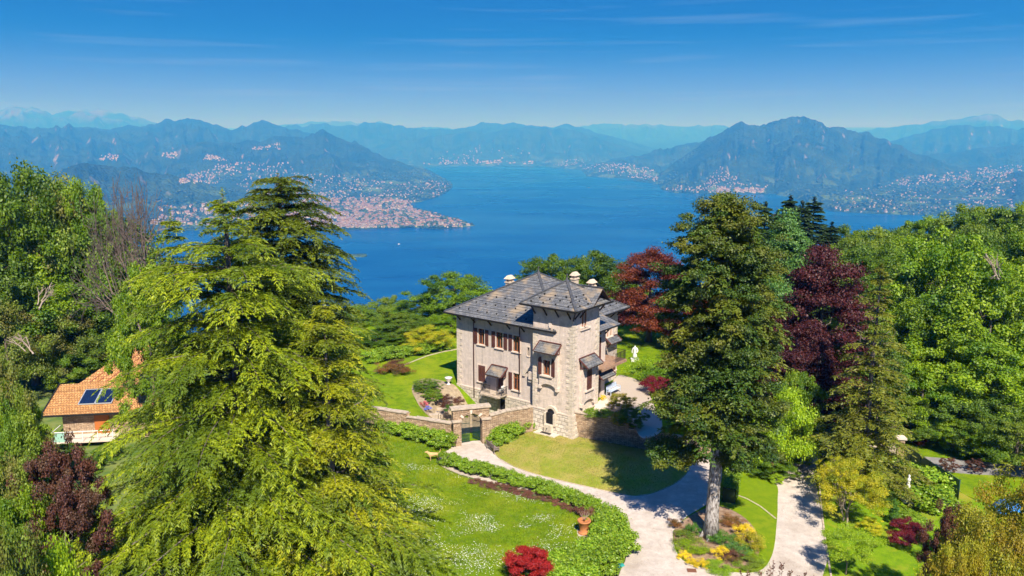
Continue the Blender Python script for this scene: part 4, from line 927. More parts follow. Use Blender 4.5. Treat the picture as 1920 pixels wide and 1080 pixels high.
# coat of arms
b = MB(); obox(b, 'x', 0, 2.35, 2.7, .002, .1, 10.75, 11.2); half_disc(b, 'x', 0, 2.525, 11.2, .17, .1); half_disc(b, 'x', 0, 2.525, 11.45, .1, .12); b.prism([(-.12, 2.42), (-.002, 2.42), (-.002, 2.63), (-.12, 2.63)], 10.6, 10.75); b.build('coat_of_arms', M['surround'], villa)
b = MB(); obox(b, 'y', 0, 1.2, 2.9, .002, .14, 10.45, 10.6); b.build('ledge', M['surround'], villa)
# wall fountain in its niche at the tower foot
fx = -.36
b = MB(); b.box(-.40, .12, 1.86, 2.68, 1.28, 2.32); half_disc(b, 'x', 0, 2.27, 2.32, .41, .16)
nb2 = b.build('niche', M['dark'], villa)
b = MB(); arch_ring(b, 'x', 0, 2.27, 2.3, .42, .70, .0, .22, 9); b.box(-.46, -.1, 1.62, 1.85, 1.1, 2.3); b.box(-.46, -.1, 2.69, 2.92, 1.1, 2.3); b.build('niche_arch', M['quoin'], villa)
b = MB(); b.box(-.75, -.3, 1.85, 2.7, 0, 1.22); b.box(-1.25, -.3, 1.2, 3.4, 0, .34); b.box(-1.35, -.25, 1.1, 3.5, .34, .44); b.prism([(-1.3, 1.3), (-.7, 1.6), (-.7, 2.9), (-1.3, 3.2)][::-1], .44, .5)
fo = b.build('fountain', M['quoin'], villa); b = MB(); b.box(-1.2, -.8, 1.7, 2.85, .44, .52); b.build('basin', M['iron'], fo)
b = MB(); b.tube([(-.75, 2.27, .95), (-.92, 2.27, .93), (-.94, 2.27, .86)], .025, 6); b.build('spout', M['iron'], fo)
# ================================================================== GARDEN GROUND
def W2(pts, z=0.0): return [gp(p[0], p[1], z)[:2] for p in pts]
def smooth_poly(pts, n=4):
    """Catmull-Rom through the outline"""
    out = []; k = len(pts)
    for i in range(k):
        p0, p1, p2, p3 = (np.array(pts[(i + j - 1) % k], float) for j in range(4))
        for s in range(n):
            t = s / n; out.append(tuple(.5 * ((2 * p1) + (-p0 + p2) * t + (2 * p0 - 5 * p1 + 4 * p2 - p3) * t * t + (-p0 + 3 * p1 - 3 * p2 + p3) * t ** 3)))
    return out
COURT = [(-5.3, 66), (-2.4, 66.5), (1.6, 70), (2.0, 73), (-1.0, 76.2), (-3.6, 76.0), (-6.0, 73.5)]
TERR = [(-30, 76), (-12.2, 71.4), (-5.4, 68.8), (-2.3, 69.7), (2.3, 72.0), (6.9, 70.3), (10.9, 68.0), (15.3, 66.0), (22, 64.6), (27, 74), (30, 100), (14, 113), (-14, 113), (-34, 104)]
def terr_h(x, y):
    x = np.asarray(x, float); y = np.asarray(y, float)
    d = dist_poly(COURT, x, y); d = np.where(inside(COURT, x, y), 0, d); s = np.clip(d / 4.2, 0, 1); s = s * s * (3 - 2 * s)
    left = 2.25 * s + .35 * (1 - s) * 0 + .04
    right = 2.3
    sgn = (x - 5.6) * 0.788 + (y - 69.3) * -0.616 * -1  # whole right side is level
    isr = x > 5.0 + (y - 70) * .55
    h = np.where(isr, right, left)
    return h + .06 * (fbm(x / 3, y / 3, 2) - .5) * (s > .5)
MOUND = smooth_poly(W2([(920, 832), (955, 812), (990, 800), (1040, 795), (1100, 815), (1180, 838), (1285, 858), (1292, 878), (1276, 900), (1243, 918), (1205, 929), (1165, 927), (1100, 913), (1040, 899), (985, 884), (945, 866), (926, 850)]))
def mound_h(x, y):
    d = np.where(inside(MOUND, x, y), dist_poly(MOUND, x, y), 0); return .04 + .45 * (1 - np.exp(-d / 2.2))
def sheet(name, poly, mt, z=0.0, hf=None, step=.6, kind='structure', edge=.05, **tags):
    """a ground sheet with a clean outline and a low turned-down edge"""
    xs = [p[0] for p in poly]; ys = [p[1] for p in poly]; n = len(poly)
    per = []
    for i in range(n):
        a, c = np.array(poly[i]), np.array(poly[(i + 1) % n]); k = max(1, int(np.hypot(*(c - a)) / step))
        per += [tuple(a + (c - a) * j / k) for j in range(k)]
    gx_, gy_ = np.meshgrid(np.arange(min(xs), max(xs), step), np.arange(min(ys), max(ys), step)); gx_ = gx_.ravel() + .01; gy_ = gy_.ravel() + .013
    k = inside(per, gx_, gy_) & (dist_poly(per, gx_, gy_) > step * .4)
    vs = [Vector(p) for p in per] + [Vector(p) for p in zip(gx_[k], gy_[k])]; m_ = len(per)
    v, e, f, *_ = delaunay_2d_cdt(vs, [(i, (i + 1) % m_) for i in range(m_)], [], 1, 1e-5)
    P = np.array([(q.x, q.y) for q in v]); H = (hf(P[:, 0], P[:, 1]) if hf else np.zeros(len(P))) + z
    V = [(P[i, 0], P[i, 1], H[i]) for i in range(len(P))]; F = [tuple(q) for q in f]
    b0 = len(V); hp = (hf(np.array([p[0] for p in per]), np.array([p[1] for p in per])) if hf else np.zeros(m_)) + z
    V += [(per[i][0], per[i][1], hp[i]) for i in range(m_)] + [(per[i][0], per[i][1], hp[i] - edge) for i in range(m_)]
    F += [(b0 + i, b0 + m_ + i, b0 + m_ + (i + 1) % m_, b0 + (i + 1) % m_) for i in range(m_)]
    me = bpy.data.meshes.new(name); me.from_pydata(V, [], F); me.materials.append(mt)
    me.polygons.foreach_set('use_smooth', [True] * len(f) + [False] * m_); me.update()
    o = link(name, me); tag(o, kind=kind, **tags); return o
def lawn_mat(name, a, c, dry, sc=.22, lo=.45, hi=.68, stripes=0):
    m, n, l, b = nmat(name); b.inputs['Roughness'].default_value = .9; b.inputs['Specular IOR Level'].default_value = .1
    t = n.new('ShaderNodeTexCoord')
    def nz(s, d, st=None):
        x = n.new('ShaderNodeTexNoise'); x.inputs['Scale'].default_value = s; x.inputs['Detail'].default_value = d; x.inputs['Roughness'].default_value = .65; l.new(t.outputs['Object'], x.inputs['Vector']); return x.outputs['Fac']
    def rp(s, lo, hi):
        r = n.new('ShaderNodeMapRange'); r.inputs[1].default_value = lo; r.inputs[2].default_value = hi; l.new(s, r.inputs[0]); return r.outputs[0]
    def mx(f, A, B):
        x = n.new('ShaderNodeMix'); x.data_type = 'RGBA'; l.new(f, x.inputs[0])
        for k, v in ((6, A), (7, B)):
            if isinstance(v, tuple): x.inputs[k].default_value = rgba(v)
            else: l.new(v, x.inputs[k])
        return x.outputs[2]
    col = mx(rp(nz(1.6, 8), .35, .65), a, c); col = mx(rp(nz(sc, 6), lo, hi), col, dry)
    col = mx(rp(nz(22, 3), .55, .75), col, (a[0] * .45, a[1] * .5, a[2] * .5))
    l.new(col, b.inputs['Base Color']); bp = n.new('ShaderNodeBump'); bp.inputs['Strength'].default_value = .7; bp.inputs['Distance'].default_value = .06
    l.new(nz(16, 4), bp.inputs['Height']); l.new(bp.outputs[0], b.inputs['Normal']); return m
M['lawn'] = lawn_mat('lawn_grass', (.09, .17, .003), (.18, .27, .005), (.26, .30, .012), lo=.48, hi=.72)
M['lawn_dry'] = lawn_mat('dry_lawn_grass', (.20, .26, .02), (.29, .30, .045), (.38, .31, .09), .28, .42, .6)
M['lawn_fine'] = lawn_mat('fine_lawn', (.13, .215, .004), (.18, .26, .005), (.21, .26, .010), .4, .55, .7)
M['gravel'] = lawn_mat('gravel', (.47, .40, .345), (.62, .545, .48), (.40, .33, .275), .3, .5, .72)
M['soil'] = mat('bed_soil', (.20, .12, .075), .95, c2=(.33, .23, .15), scale=2.5, bump=.8, bscale=14)
M['mulch'] = mat('leaf_litter', (.42, .24, .10), .95, c2=(.28, .22, .07), scale=1.2, bump=.8, bscale=10)
M['paving'] = masonry('crazy_paving', (.40, .33, .27), (.52, .44, .36), (.24, .22, .15), .9, .7, .05, bump=.4, mix2=.25, wobble=.6)
M['asphalt'] = mat('old_asphalt', (.19, .18, .175), .95, c2=(.26, .25, .24), scale=1.5, bump=.3)
tag(sheet('gravel_drive', smooth_poly(W2([(846, 836), (905, 826), (935, 850), (985, 880), (1100, 905), (1200, 925), (1285, 890), (1288, 850), (1360, 846), (1420, 900), (1470, 890), (1478, 862), (1500, 835), (1530, 845), (1534, 880), (1540, 960), (1552, 1040), (1558, 1110), (1400, 1160), (1155, 1160), (1160, 1080), (1175, 1040), (1160, 990), (1080, 950), (960, 915), (860, 888), (822, 868), (830, 848)]), 3), M['gravel'], .012, edge=.04), kind='structure')
sheet('main_lawn', smooth_poly(W2([(250, 840), (500, 815), (700, 808), (790, 820), (846, 836), (830, 850), (818, 868), (860, 892), (960, 922), (1080, 955), (1155, 990), (1172, 1030), (1165, 1062), (1130, 1085), (1080, 1200), (300, 1200)]), 3), M['lawn'], .035)
sheet('dry_lawn', MOUND, M['lawn_dry'], 0, mound_h, .5)
sheet('island_lawn', smooth_poly(W2([(1262, 1002), (1268, 990), (1290, 968), (1330, 942), (1352, 905), (1356, 862), (1376, 858), (1400, 868), (1453, 905), (1458, 940), (1456, 985), (1448, 1040), (1420, 1072), (1350, 1070), (1290, 1056), (1268, 1034)]), 4), M['lawn_fine'], .05)
sheet('flower_bed', smooth_poly(W2([(1263, 1002), (1270, 988), (1300, 965), (1345, 950), (1390, 968), (1418, 1000), (1422, 1045), (1405, 1064), (1350, 1066), (1292, 1053), (1270, 1032)]), 4), M['soil'], .075)
sheet('garden_lawn', smooth_poly(W2([(1532, 872), (1600, 862), (1690, 850), (1760, 890), (1830, 940), (2000, 990), (2100, 1200), (1560, 1200), (1552, 1050), (1540, 960)]), 3), lawn_mat('garden_grass', (.11, .22, .005), (.19, .30, .008), (.30, .28, .03), .3, .5, .65), .035)
sheet('upper_lawn', smooth_poly(W2([(1660, 842), (1680, 822), (1780, 835), (1860, 850), (2050, 870), (2300, 960), (2100, 985), (1850, 945), (1760, 892), (1700, 850)]), 3), M['lawn'], .03)
sheet('asphalt_path', smooth_poly(W2([(1702, 852), (1712, 855), (1790, 862), (1890, 872), (1960, 882), (1960, 898), (1890, 893), (1800, 888), (1750, 878), (1716, 862)]), 3), M['asphalt'], .055)
sheet('leaf_litter', smooth_poly(W2([(1690, 818), (1740, 822), (1800, 845), (1860, 850), (1845, 838), (1790, 820), (1730, 808), (1690, 808)]), 3), M['mulch'], .06)
sheet('woodland_floor', [(-70, 44), (-22, 38), (-14, 58), (-14, 70), (-32, 78), (-34, 110), (-85, 110)], mat('undergrowth', (.07, .13, .02), .95, c2=(.17, .2, .05), scale=.8, bump=1, bscale=3), .0, lambda x, y: .5 * fbm(x / 3, y / 3, 4), 1.5)
# kerb line across the island grass and kerbs of the drive
def kerb(name, pts, z=0.0, w=.12, h=.09, mt=None, hf=None):
    b = MB(); P = W2(pts, z); P = [Vector((p[0], p[1], z + (float(hf(p[0], p[1])) if hf else 0) + h * .35)) for p in P]
    for i in range(len(P) - 1):
        L = (P[i + 1] - P[i]).length; k = max(1, int(L / .9))
        for j in range(k): b.beam(P[i].lerp(P[i + 1], (j + .02) / k), P[i].lerp(P[i + 1], (j + .98) / k), w, h)
    o = b.build(name, mt or M['cap']); tag(o, kind='structure'); return o
kerb('kerb', [(1400, 936), (1425, 950), (1455, 974)]); kerb('kerb', [(1345, 912), (1370, 925), (1400, 936)])
kerb('kerb', [(1533, 880), (1538, 930), (1541, 962), (1547, 1010), (1553, 1050), (1558, 1080), (1560, 1110)])
kerb('kerb', [(926, 850), (945, 866), (985, 884), (1040, 899), (1100, 913), (1165, 927), (1205, 929), (1243, 918), (1276, 900), (1292, 878)], h=.06)
# garden behind the walls
sheet('terrace_lawn', TERR, M['lawn'], 0, terr_h, .8, edge=2.6)
dz_ = lambda e: (lambda x, y: terr_h(x, y) + e)
sheet('paving', smooth_poly(W2([(1118, 762), (1128, 748), (1152, 712), (1165, 704), (1200, 715), (1222, 728), (1224, 748), (1238, 768), (1246, 790), (1238, 812), (1205, 822), (1188, 800), (1165, 775), (1140, 772)], 2.3), 3), M['paving'], 0, dz_(.05), .5)
sheet('door_step', W2([(1118, 757), (1130, 744), (1160, 756), (1162, 768), (1140, 776), (1112, 768)], 2.4), M['surround'], 0, dz_(.1), .5, edge=.12)
sheet('side_path', smooth_poly(W2([(1244, 733), (1275, 728), (1310, 745), (1310, 790), (1280, 790), (1262, 765)], 2.3), 3), M['paving'], 0, dz_(.045), .5)
sheet('strip_lawn', smooth_poly(W2([(1219, 731), (1246, 734), (1262, 765), (1268, 800), (1245, 812), (1240, 785), (1226, 760)], 2.3), 3), M['lawn_fine'], 0, dz_(.1), .5)
gb = smooth_poly(W2([(772, 735), (790, 718), (815, 718), (850, 728), (895, 748), (925, 765), (880, 778), (850, 778), (812, 772), (785, 762)], 1.9), 3)
sheet('gravel_bed', gb, mat('dry_bed', (.38, .30, .20), .95, c2=(.26, .2, .13), scale=3, bump=.8, bscale=25), 0, dz_(.05), .4)
# stepping stones climbing through the bed: one flight of steps
b = MB(); r = random.Random(8)
for i in range(8):
    p = gp(808 + i * 4.6, 777 - i * 5.2, 1.3 + .1 * i); z_ = float(terr_h(p[0], p[1])) + .12
    b.prism([(p[0] - .75, p[1] - .22), (p[0] + .7, p[1] - .25), (p[0] + .75, p[1] + .2), (p[0] - .7, p[1] + .24)], z_ - .4, z_ + .06)
tag(b.build('garden_steps', M['cap']), 'curved flight of pale stone steps rising through the bed left of the villa', 'steps')
kerb('edging', [(857, 655), (830, 660), (800, 668), (775, 678), (755, 686)], 2.3, hf=lambda x, y: 0)
# white daisies scattered over the lawn
dr_ = np.random.default_rng(2); ml = W2([(720, 850), (815, 872), (1000, 935), (1120, 985), (1150, 1020), (1100, 1060), (1000, 1090), (740, 1090), (690, 950)])
c = dr_.uniform((-14, 40), (12, 67), (90000, 2)); f_ = fbm(c[:, 0] / 2.2, c[:, 1] / 1.5, 4)
k = inside(ml, c[:, 0], c[:, 1]) & (f_ > dr_.uniform(.46, .92, len(c))); c = c[k][:5200]
P = np.stack([c[:, 0], c[:, 1], np.full(len(c), .075)], 1); a_ = dr_.uniform(0, 6.28, len(c))
Vd, Fd = cards(P, np.stack([np.cos(a_), np.sin(a_), .15 * dr_.normal(size=len(c))], 1), np.array([0, 0, 1.]) + .2 * dr_.normal(size=(len(c), 3)), dr_.uniform(.03, .08, len(c)), dr_.uniform(.03, .08, len(c)))
tag(link('daisies', np_mesh('daisies', Vd, Fd, mat('daisy', (.8, .8, .74), .8))), 'white daisies flowering in patches over the big lawn', 'flowers', kind='stuff')
# dry leaves blown over the gravel
gp_ = W2([(846, 838), (905, 830), (935, 852), (1100, 915), (1200, 930), (1290, 890), (1290, 852), (1356, 850), (1340, 930), (1262, 985), (1262, 1010), (1290, 1062), (1400, 1080), (1445, 1060), (1462, 985), (1470, 890), (1500, 840), (1530, 850), (1540, 960), (1555, 1100), (1180, 1100), (1160, 985), (960, 912), (838, 866)])
c = dr_.uniform((-8, 38), (30, 74), (20000, 2)); k = inside(gp_, c[:, 0], c[:, 1]) & (fbm(c[:, 0] / 1.7, c[:, 1] / 1.7, 3) > dr_.uniform(.35, .9, len(c))); c = c[k][:2600]; a_ = dr_.uniform(0, 6.28, len(c))
Vd, Fd = cards(np.stack([c[:, 0], c[:, 1], np.full(len(c), .03)], 1), np.stack([np.cos(a_), np.sin(a_), .1 * np.abs(dr_.normal(size=len(c)))], 1), np.array([0, 0, 1.]) + .3 * dr_.normal(size=(len(c), 3)), dr_.uniform(.03, .09, len(c)), dr_.uniform(.02, .06, len(c)))
tag(link('fallen_leaves', np_mesh('fallen_leaves', Vd, Fd, leafmat('dry_leaf', (.14, .09, .05), (.34, .22, .12), None))), 'small dry leaves and stones scattered over the pale gravel drive', 'leaves', kind='stuff')
# blades and tufts on the lawns
def tufts(name, poly, n, h, mt, label, hf=None, z=.03):
    q = np.random.default_rng(len(name)); xs = [p[0] for p in poly]; ys = [p[1] for p in poly]
    c = q.uniform((min(xs), min(ys)), (max(xs), max(ys)), (n * 2, 2)); c = c[inside(poly, c[:, 0], c[:, 1])][:n]
    zz = hf(c[:, 0], c[:, 1]) if hf else np.full(len(c), z); P = np.stack([c[:, 0], c[:, 1], zz], 1); s_ = .5 + fbm(c[:, 0] / 1.1, c[:, 1] / 1.1, 3)
    D = q.normal(scale=.45, size=(len(c), 3)) + np.array([0, 0, 1.]); V_, F_ = cards(P, D, sph(len(c), q), h * q.uniform(.5, 1.3, len(c)) * s_, h * .55)
    tag(link(name, np_mesh(name, V_, F_, mt)), label, 'grass', kind='stuff')
M['blade'] = leafmat('grass_blade', (.09, .17, .003), (.19, .28, .006), (.25, .30, .012), .5, .4)
M['blade_dry'] = leafmat('dry_grass_blade', (.22, .28, .02), (.34, .34, .06), (.42, .34, .10), .45, .3)
tufts('lawn_grass', W2([(690, 812), (846, 838), (820, 866), (860, 892), (960, 922), (1080, 955), (1150, 990), (1165, 1030), (1150, 1075), (1100, 1100), (690, 1100)]), 70000, .09, M['blade'], 'short bright green grass of the big daisy lawn')
tufts('dry_grass', MOUND, 30000, .07, M['blade_dry'], 'short sun browned grass at the foot of the tower', mound_h)
# ---------------------------------------------------------------- walls
def stone_wall(pts, tops, bases, th=.45, parent=None, name='wall', capw=.62):
    b = MB(); c = MB(); r = random.Random(6)
    for i in range(len(pts) - 1):
        p, q = Vector((*pts[i], 0)), Vector((*pts[i + 1], 0)); d = (q - p); L = d.length; d.normalize(); nn = Vector((-d.y, d.x, 0)) * th / 2
        t0, t1 = tops[i] if isinstance(tops[i], tuple) else (tops[i], tops[i])
        z0, z1 = bases[i], bases[i + 1]; k = max(1, int(L / .5))
        A = [(p - nn), (q - nn), (q + nn), (p + nn)]; zb = [z0, z1, z1, z0]; zt = [t0, t1, t1, t0]
        lo = [(A[j].x, A[j].y, zb[j]) for j in range(4)]; hi = [(A[j].x, A[j].y, zt[j]) for j in range(4)]
        for j in range(4): m_ = (j + 1) % 4; b.face([lo[j], lo[m_], hi[m_], hi[j]])
        b.face(hi)
        for j in range(k):
            a = p.lerp(q, (j + .03) / k); e = p.lerp(q, (j + .97) / k); za = t0 + (t1 - t0) * (j + .03) / k + .05 + r.uniform(-.012, .02); ze = t0 + (t1 - t0) * (j + .97) / k + .05 + r.uniform(-.012, .02)
            c.beam((a.x, a.y, za), (e.x, e.y, ze), capw * r.uniform(.94, 1.04), .1)
    w = b.build(name, M['wallstone'], parent); c.build('coping', M['cap'], w if parent is None else parent); return w
def PW(px, py, z): return gp(px, py, z)[:2]
gl = (-5.55, 68.35); gr_ = (-2.25, 69.3)
w = stone_wall([(-19.5, 73.5), (-15.0, 72.2), (-12.2, 71.3), (-10.0, 70.5), (-10.0, 70.49), (-7.8, 69.6), (-5.6, 68.6)], [2.2, 2.35, 2.3, 2.3, 1.95, 1.95], [-.1] * 7)
w.name = 'garden_wall'; tag(w, 'brown dry stone garden wall with stepped coping left of the gateway', 'wall')
w = stone_wall([(-2.15, 69.35), (-.6, 69.95), (1.95, 71.05)], [(2.45, 2.7), (2.7, 2.75)], [-.1] * 3); w.name = 'garden_wall'; tag(w, 'short stone garden wall between the gateway and the tower', 'wall')
w = stone_wall([(6.0, 69.9), (8.1, 69.05), (9.75, 68.4), (9.76, 68.39), (10.85, 67.9), (10.86, 67.89), (13.2, 66.9), (15.3, 66.1), (18.0, 65.3)], [2.6, 2.6, 2.3, 2.3, 1.75, 1.75, 1.75, 1.75], [-.1] * 9)
w.name = 'garden_wall'; tag(w, 'stepped brown stone retaining wall running from the tower under the big spruce', 'wall')
# gateway
t = empty('stone_gateway', 'tall brown stone gateway with a round arch and iron gates', 'gateway', (-3.9, 68.8, 0), math.atan2(gr_[1] - gl[1], gr_[0] - gl[0]))
b = MB(); hw_, HT = .98, 3.35
for s_ in (-1, 1): b.box(s_ * hw_, s_ * 1.72, -.32, .32, -.1, 3.15)
n_ = 14; zs = 2.05
pts_ = [(hw_ * math.cos(math.pi * i / n_), zs + hw_ * .95 * math.sin(math.pi * i / n_)) for i in range(n_ + 1)]
for i in range(n_):
    (xa, za), (xb, zb2) = pts_[i], pts_[i + 1]
    b.face([(xa, -.3, za), (xa, -.3, 3.4), (xb, -.3, 3.4), (xb, -.3, zb2)]); b.face([(xa, .3, za), (xb, .3, zb2), (xb, .3, 3.4), (xa, .3, 3.4)]); b.face([(xa, -.3, za), (xb, -.3, zb2), (xb, .3, zb2), (xa, .3, za)])
b.box(-1.75, 1.75, -.33, .33, 3.15, 3.45); b.build('wall', M['wallstone'], t)
b = MB(); b.box(-1.9, 1.9, -.45, .45, 3.45, 3.6); b.build('coping', M['cap'], t)
for s_ in (-1, 1):
    b = MB(); b.box(s_ * 1.0, s_ * 1.75, -.62, -.33, -.1, 2.35); b.build('pillar', M['wallstone'], t)
    b = MB(); b.box(s_ * .92, s_ * 1.85, -.72, -.335, 2.35, 2.5); b.build('pillar_cap', M['cap'], t)
b = MB(); r = random.Random(2)
for i in range(15):
    t0, t1 = math.pi * (i + .06) / 15, math.pi * (i + .94) / 15; ro_ = 1.36 if i in (3, 7, 11) else 1.22
    P4 = [(rr * math.cos(a), zs + rr * .95 * math.sin(a)) for rr, a in ((.985, t0), (ro_, t0), (ro_, t1), (.985, t1))]
    F_ = [(p[0], -.4, p[1]) for p in P4]; G_ = [(p[0], -.305, p[1]) for p in P4]; b.face(F_, 1 if i in (3, 7, 11) else 0)
    for a in range(4): c_ = (a + 1) % 4; b.face([F_[a], G_[a], G_[c_], F_[c_]])
b.build('arch_stones', [M['wallstone'], M['surround']], t)
M['gate'] = mat('green_iron', (.02, .06, .05), .5, metal=.3)
for s_ in (-1, 1):
    b = MB(); ang = .0 if s_ < 0 else .9
    for i in range(8):
        x_ = .03 + i * .125; ht = zs + .93 * math.sqrt(max(0, 1 - ((hw_ - x_) / hw_) ** 2)) * .95 - .06 if s_ < 0 else zs + .1 + .6 * (x_ / .95)
        b.beam((x_, 0, .06), (x_, 0, ht), .03)
    for z_ in (.15, .95, 1.9): b.beam((.0, 0, z_), (.95, 0, z_), .045)
    for i in range(7): b.beam((.03 + i * .125, 0, .15), (.155 + i * .125, 0, .95), .018); b.beam((.155 + i * .125, 0, .15), (.03 + i * .125, 0, .95), .018)
    g_ = b.build('gate_leaf', M['gate'], t); g_.location = (s_ * hw_, .1, 0); g_.rotation_euler = (0, 0, 0 if s_ < 0 else math.pi - ang)
# gate piers and ruined wall half hidden under the big spruce
t = empty('stone_wall', 'pale brown stone wall with two square piers behind the big spruce trunk', 'wall', gp(1395, 872, 0))
b = MB(); b.box(-1.2, 3.4, -.2, .25, -.1, 2.0); b.build('wall', M['wallstone'], t)
for x_ in (-1.6, 1.0, 2.9): b = MB(); b.box(x_, x_ + .6, -.35, .35, -.1, 2.6); b.build('pier', M['wallstone'], t); b = MB(); b.box(x_ - .08, x_ + .68, -.43, .43, 2.6, 2.75); b.build('pier_cap', M['cap'], t)
# wall with square pillar at the right
t = empty('stone_wall', 'white capped wall panel with square stone pillar at the head of the green fence', 'wall', gp(1684, 866, 0), R(-8))
b = MB(); b.box(-5.2, -.3, -.15, .15, -.1, 1.7); b.build('wall', M['cap'], t)
b = MB(); b.box(-5.3, -.28, -.22, .22, 1.7, 1.85); b.build('coping', M['surround'], t)
b = MB(); b.box(-.28, .3, -.3, .3, -.1, 2.2); b.build('pillar', M['wallstone'], t); b = MB(); b.box(-.4, .42, -.42, .42, 2.2, 2.36); b.build('pillar_cap', M['surround'], t)
b = MB(); b.box(-5.75, -5.31, -.28, .28, -.1, 2.1); b.build('pillar', M['wallstone'], t)
# green mesh fence
p0 = Vector((*gp(1690, 866, 0)[:2], 0)); p1 = Vector((*gp(1796, 938, 0)[:2], 0)); t = empty('mesh_fence', 'dark green mesh garden fence running down from the stone pillar', 'fence', p0, math.atan2(p1.y - p0.y, p1.x - p0.x))
L = (p1 - p0).length; k = 6
for i in range(k + 1): b = MB(); b.tube([(L * i / k, 0, -.1), (L * i / k, 0, 1.75)], .035, 6); b.build('post', M['gate'], t)
m, n, l, bs = nmat('green_netting'); bs.inputs['Base Color'].default_value = (.012, .09, .065, 1); bs.inputs['Alpha'].default_value = .86
b = MB(); b.box(0, L, -.008, .008, .05, 1.65); b.build('netting', m, t)
b = MB(); b.tube([(0, 0, 1.68), (L, 0, 1.68)], .022, 5); b.build('rail', M['gate'], t)
# ---------------------------------------------------------------- garden things
M['terra'] = mat('terracotta', (.50, .20, .07), .75, c2=(.42, .16, .06), scale=6)
M['marble'] = mat('white_marble', (.80, .78, .74), .5, c2=(.68, .65, .6), scale=5)
p = gp(1095, 1000, 0); t = empty('terracotta_pot', 'large terracotta garden pot with a bare small shrub on the lawn edge', 'pot', p)
b = MB(); b.lathe([(.0, 0), (.42, 0), (.44, .06), (.40, .1), (.30, .14), (.36, .45), (.43, .85), (.5, .9), (.5, 1.0), (.42, 1.0), (.38, .88), (.0, .88)], (0, 0, .05), 18); b.build('pot_body', M['terra'], t)
b = MB(); b.box(-.5, .5, -.5, .5, 0, .05); b.build('plinth', M['cap'], t)
b = MB(); r = np.random.default_rng(3)
for i in range(9): a = i * .7; b.tube([(0, 0, .9), (.15 * math.cos(a), .15 * math.sin(a), 1.25), (.4 * math.cos(a), .4 * math.sin(a), 1.55 + .1 * (i % 3))], [.02, .014, .006], 4)
b.build('bare_shrub', M['twig'], t)
# white column with a small statue
p = gp(1700, 941, 0); t = empty('garden_column', 'slender white stone column with a small statue on top in the right garden', 'column', p)
b = MB(); b.box(-.36, .36, -.36, .36, 0, .14); b.lathe([(.25, 0), (.25, .08), (.17, .16), (.14, .8), (.12, .95), (.2, 1.0), (.24, 1.08), (.0, 1.08)], (0, 0, .14), 14); b.build('shaft', M['marble'], t)
b = MB(); b.lathe([(.16, 0), (.15, .2), (.1, .42), (.13, .6), (.15, .72), (.06, .8), (.08, .88), (.09, .97), (.05, 1.05), (0, 1.06)], (0, 0, 1.22), 10); b.build('figure', M['marble'], t)
def skin_figure(name, pts, edges, parent, mt, loc=(0, 0, 0), sub=1):
    me = bpy.data.meshes.new(name); me.from_pydata([q[:3] for q in pts], edges, []); o = bpy.data.objects.new(name, me); COL.objects.link(o)
    sk = o.modifiers.new('skin', 'SKIN'); sk.use_smooth_shade = True
    for i, q in enumerate(pts): v = me.skin_vertices[0].data[i]; v.radius = (q[3], q[4] if len(q) > 4 else q[3])
    me.skin_vertices[0].data[0].use_root = True
    s_ = o.modifiers.new('sub', 'SUBSURF'); s_.levels = s_.render_levels = sub
    me.materials.append(mt); o.parent = parent; o.location = loc; return o
# marble statue on the terrace: robed standing figure, one arm across, one hanging
p = gp(1190, 677, 2.3); t = empty('statue', 'white marble robed figure standing on the far lawn before the red tree', 'statue', (p[0], p[1], 2.3))
b = MB(); b.box(-.45, .45, -.4, .4, 0, .3); b.build('plinth', M['marble'], t)
skin_figure('figure', [(0, 0, 1.15, .2, .16), (0, 0, .75, .27, .22), (.03, 0, .34, .34, .3), (0, 0, 1.45, .2, .14), (0, 0, 1.62, .1, .1), (0, -.02, 1.74, .075, .075), (0, -.03, 1.9, .105, .12), (.22, 0, 1.58, .085), (.33, -.05, 1.28, .07), (.22, -.25, 1.12, .05), (.08, -.3, 1.15, .045), (-.22, 0, 1.58, .085), (-.34, .03, 1.25, .065), (-.33, -.08, .98, .045)],
            [(0, 1), (1, 2), (0, 3), (3, 4), (4, 5), (5, 6), (4, 7), (7, 8), (8, 9), (9, 10), (4, 11), (11, 12), (12, 13)], t, M['marble'], (0, 0, .0))
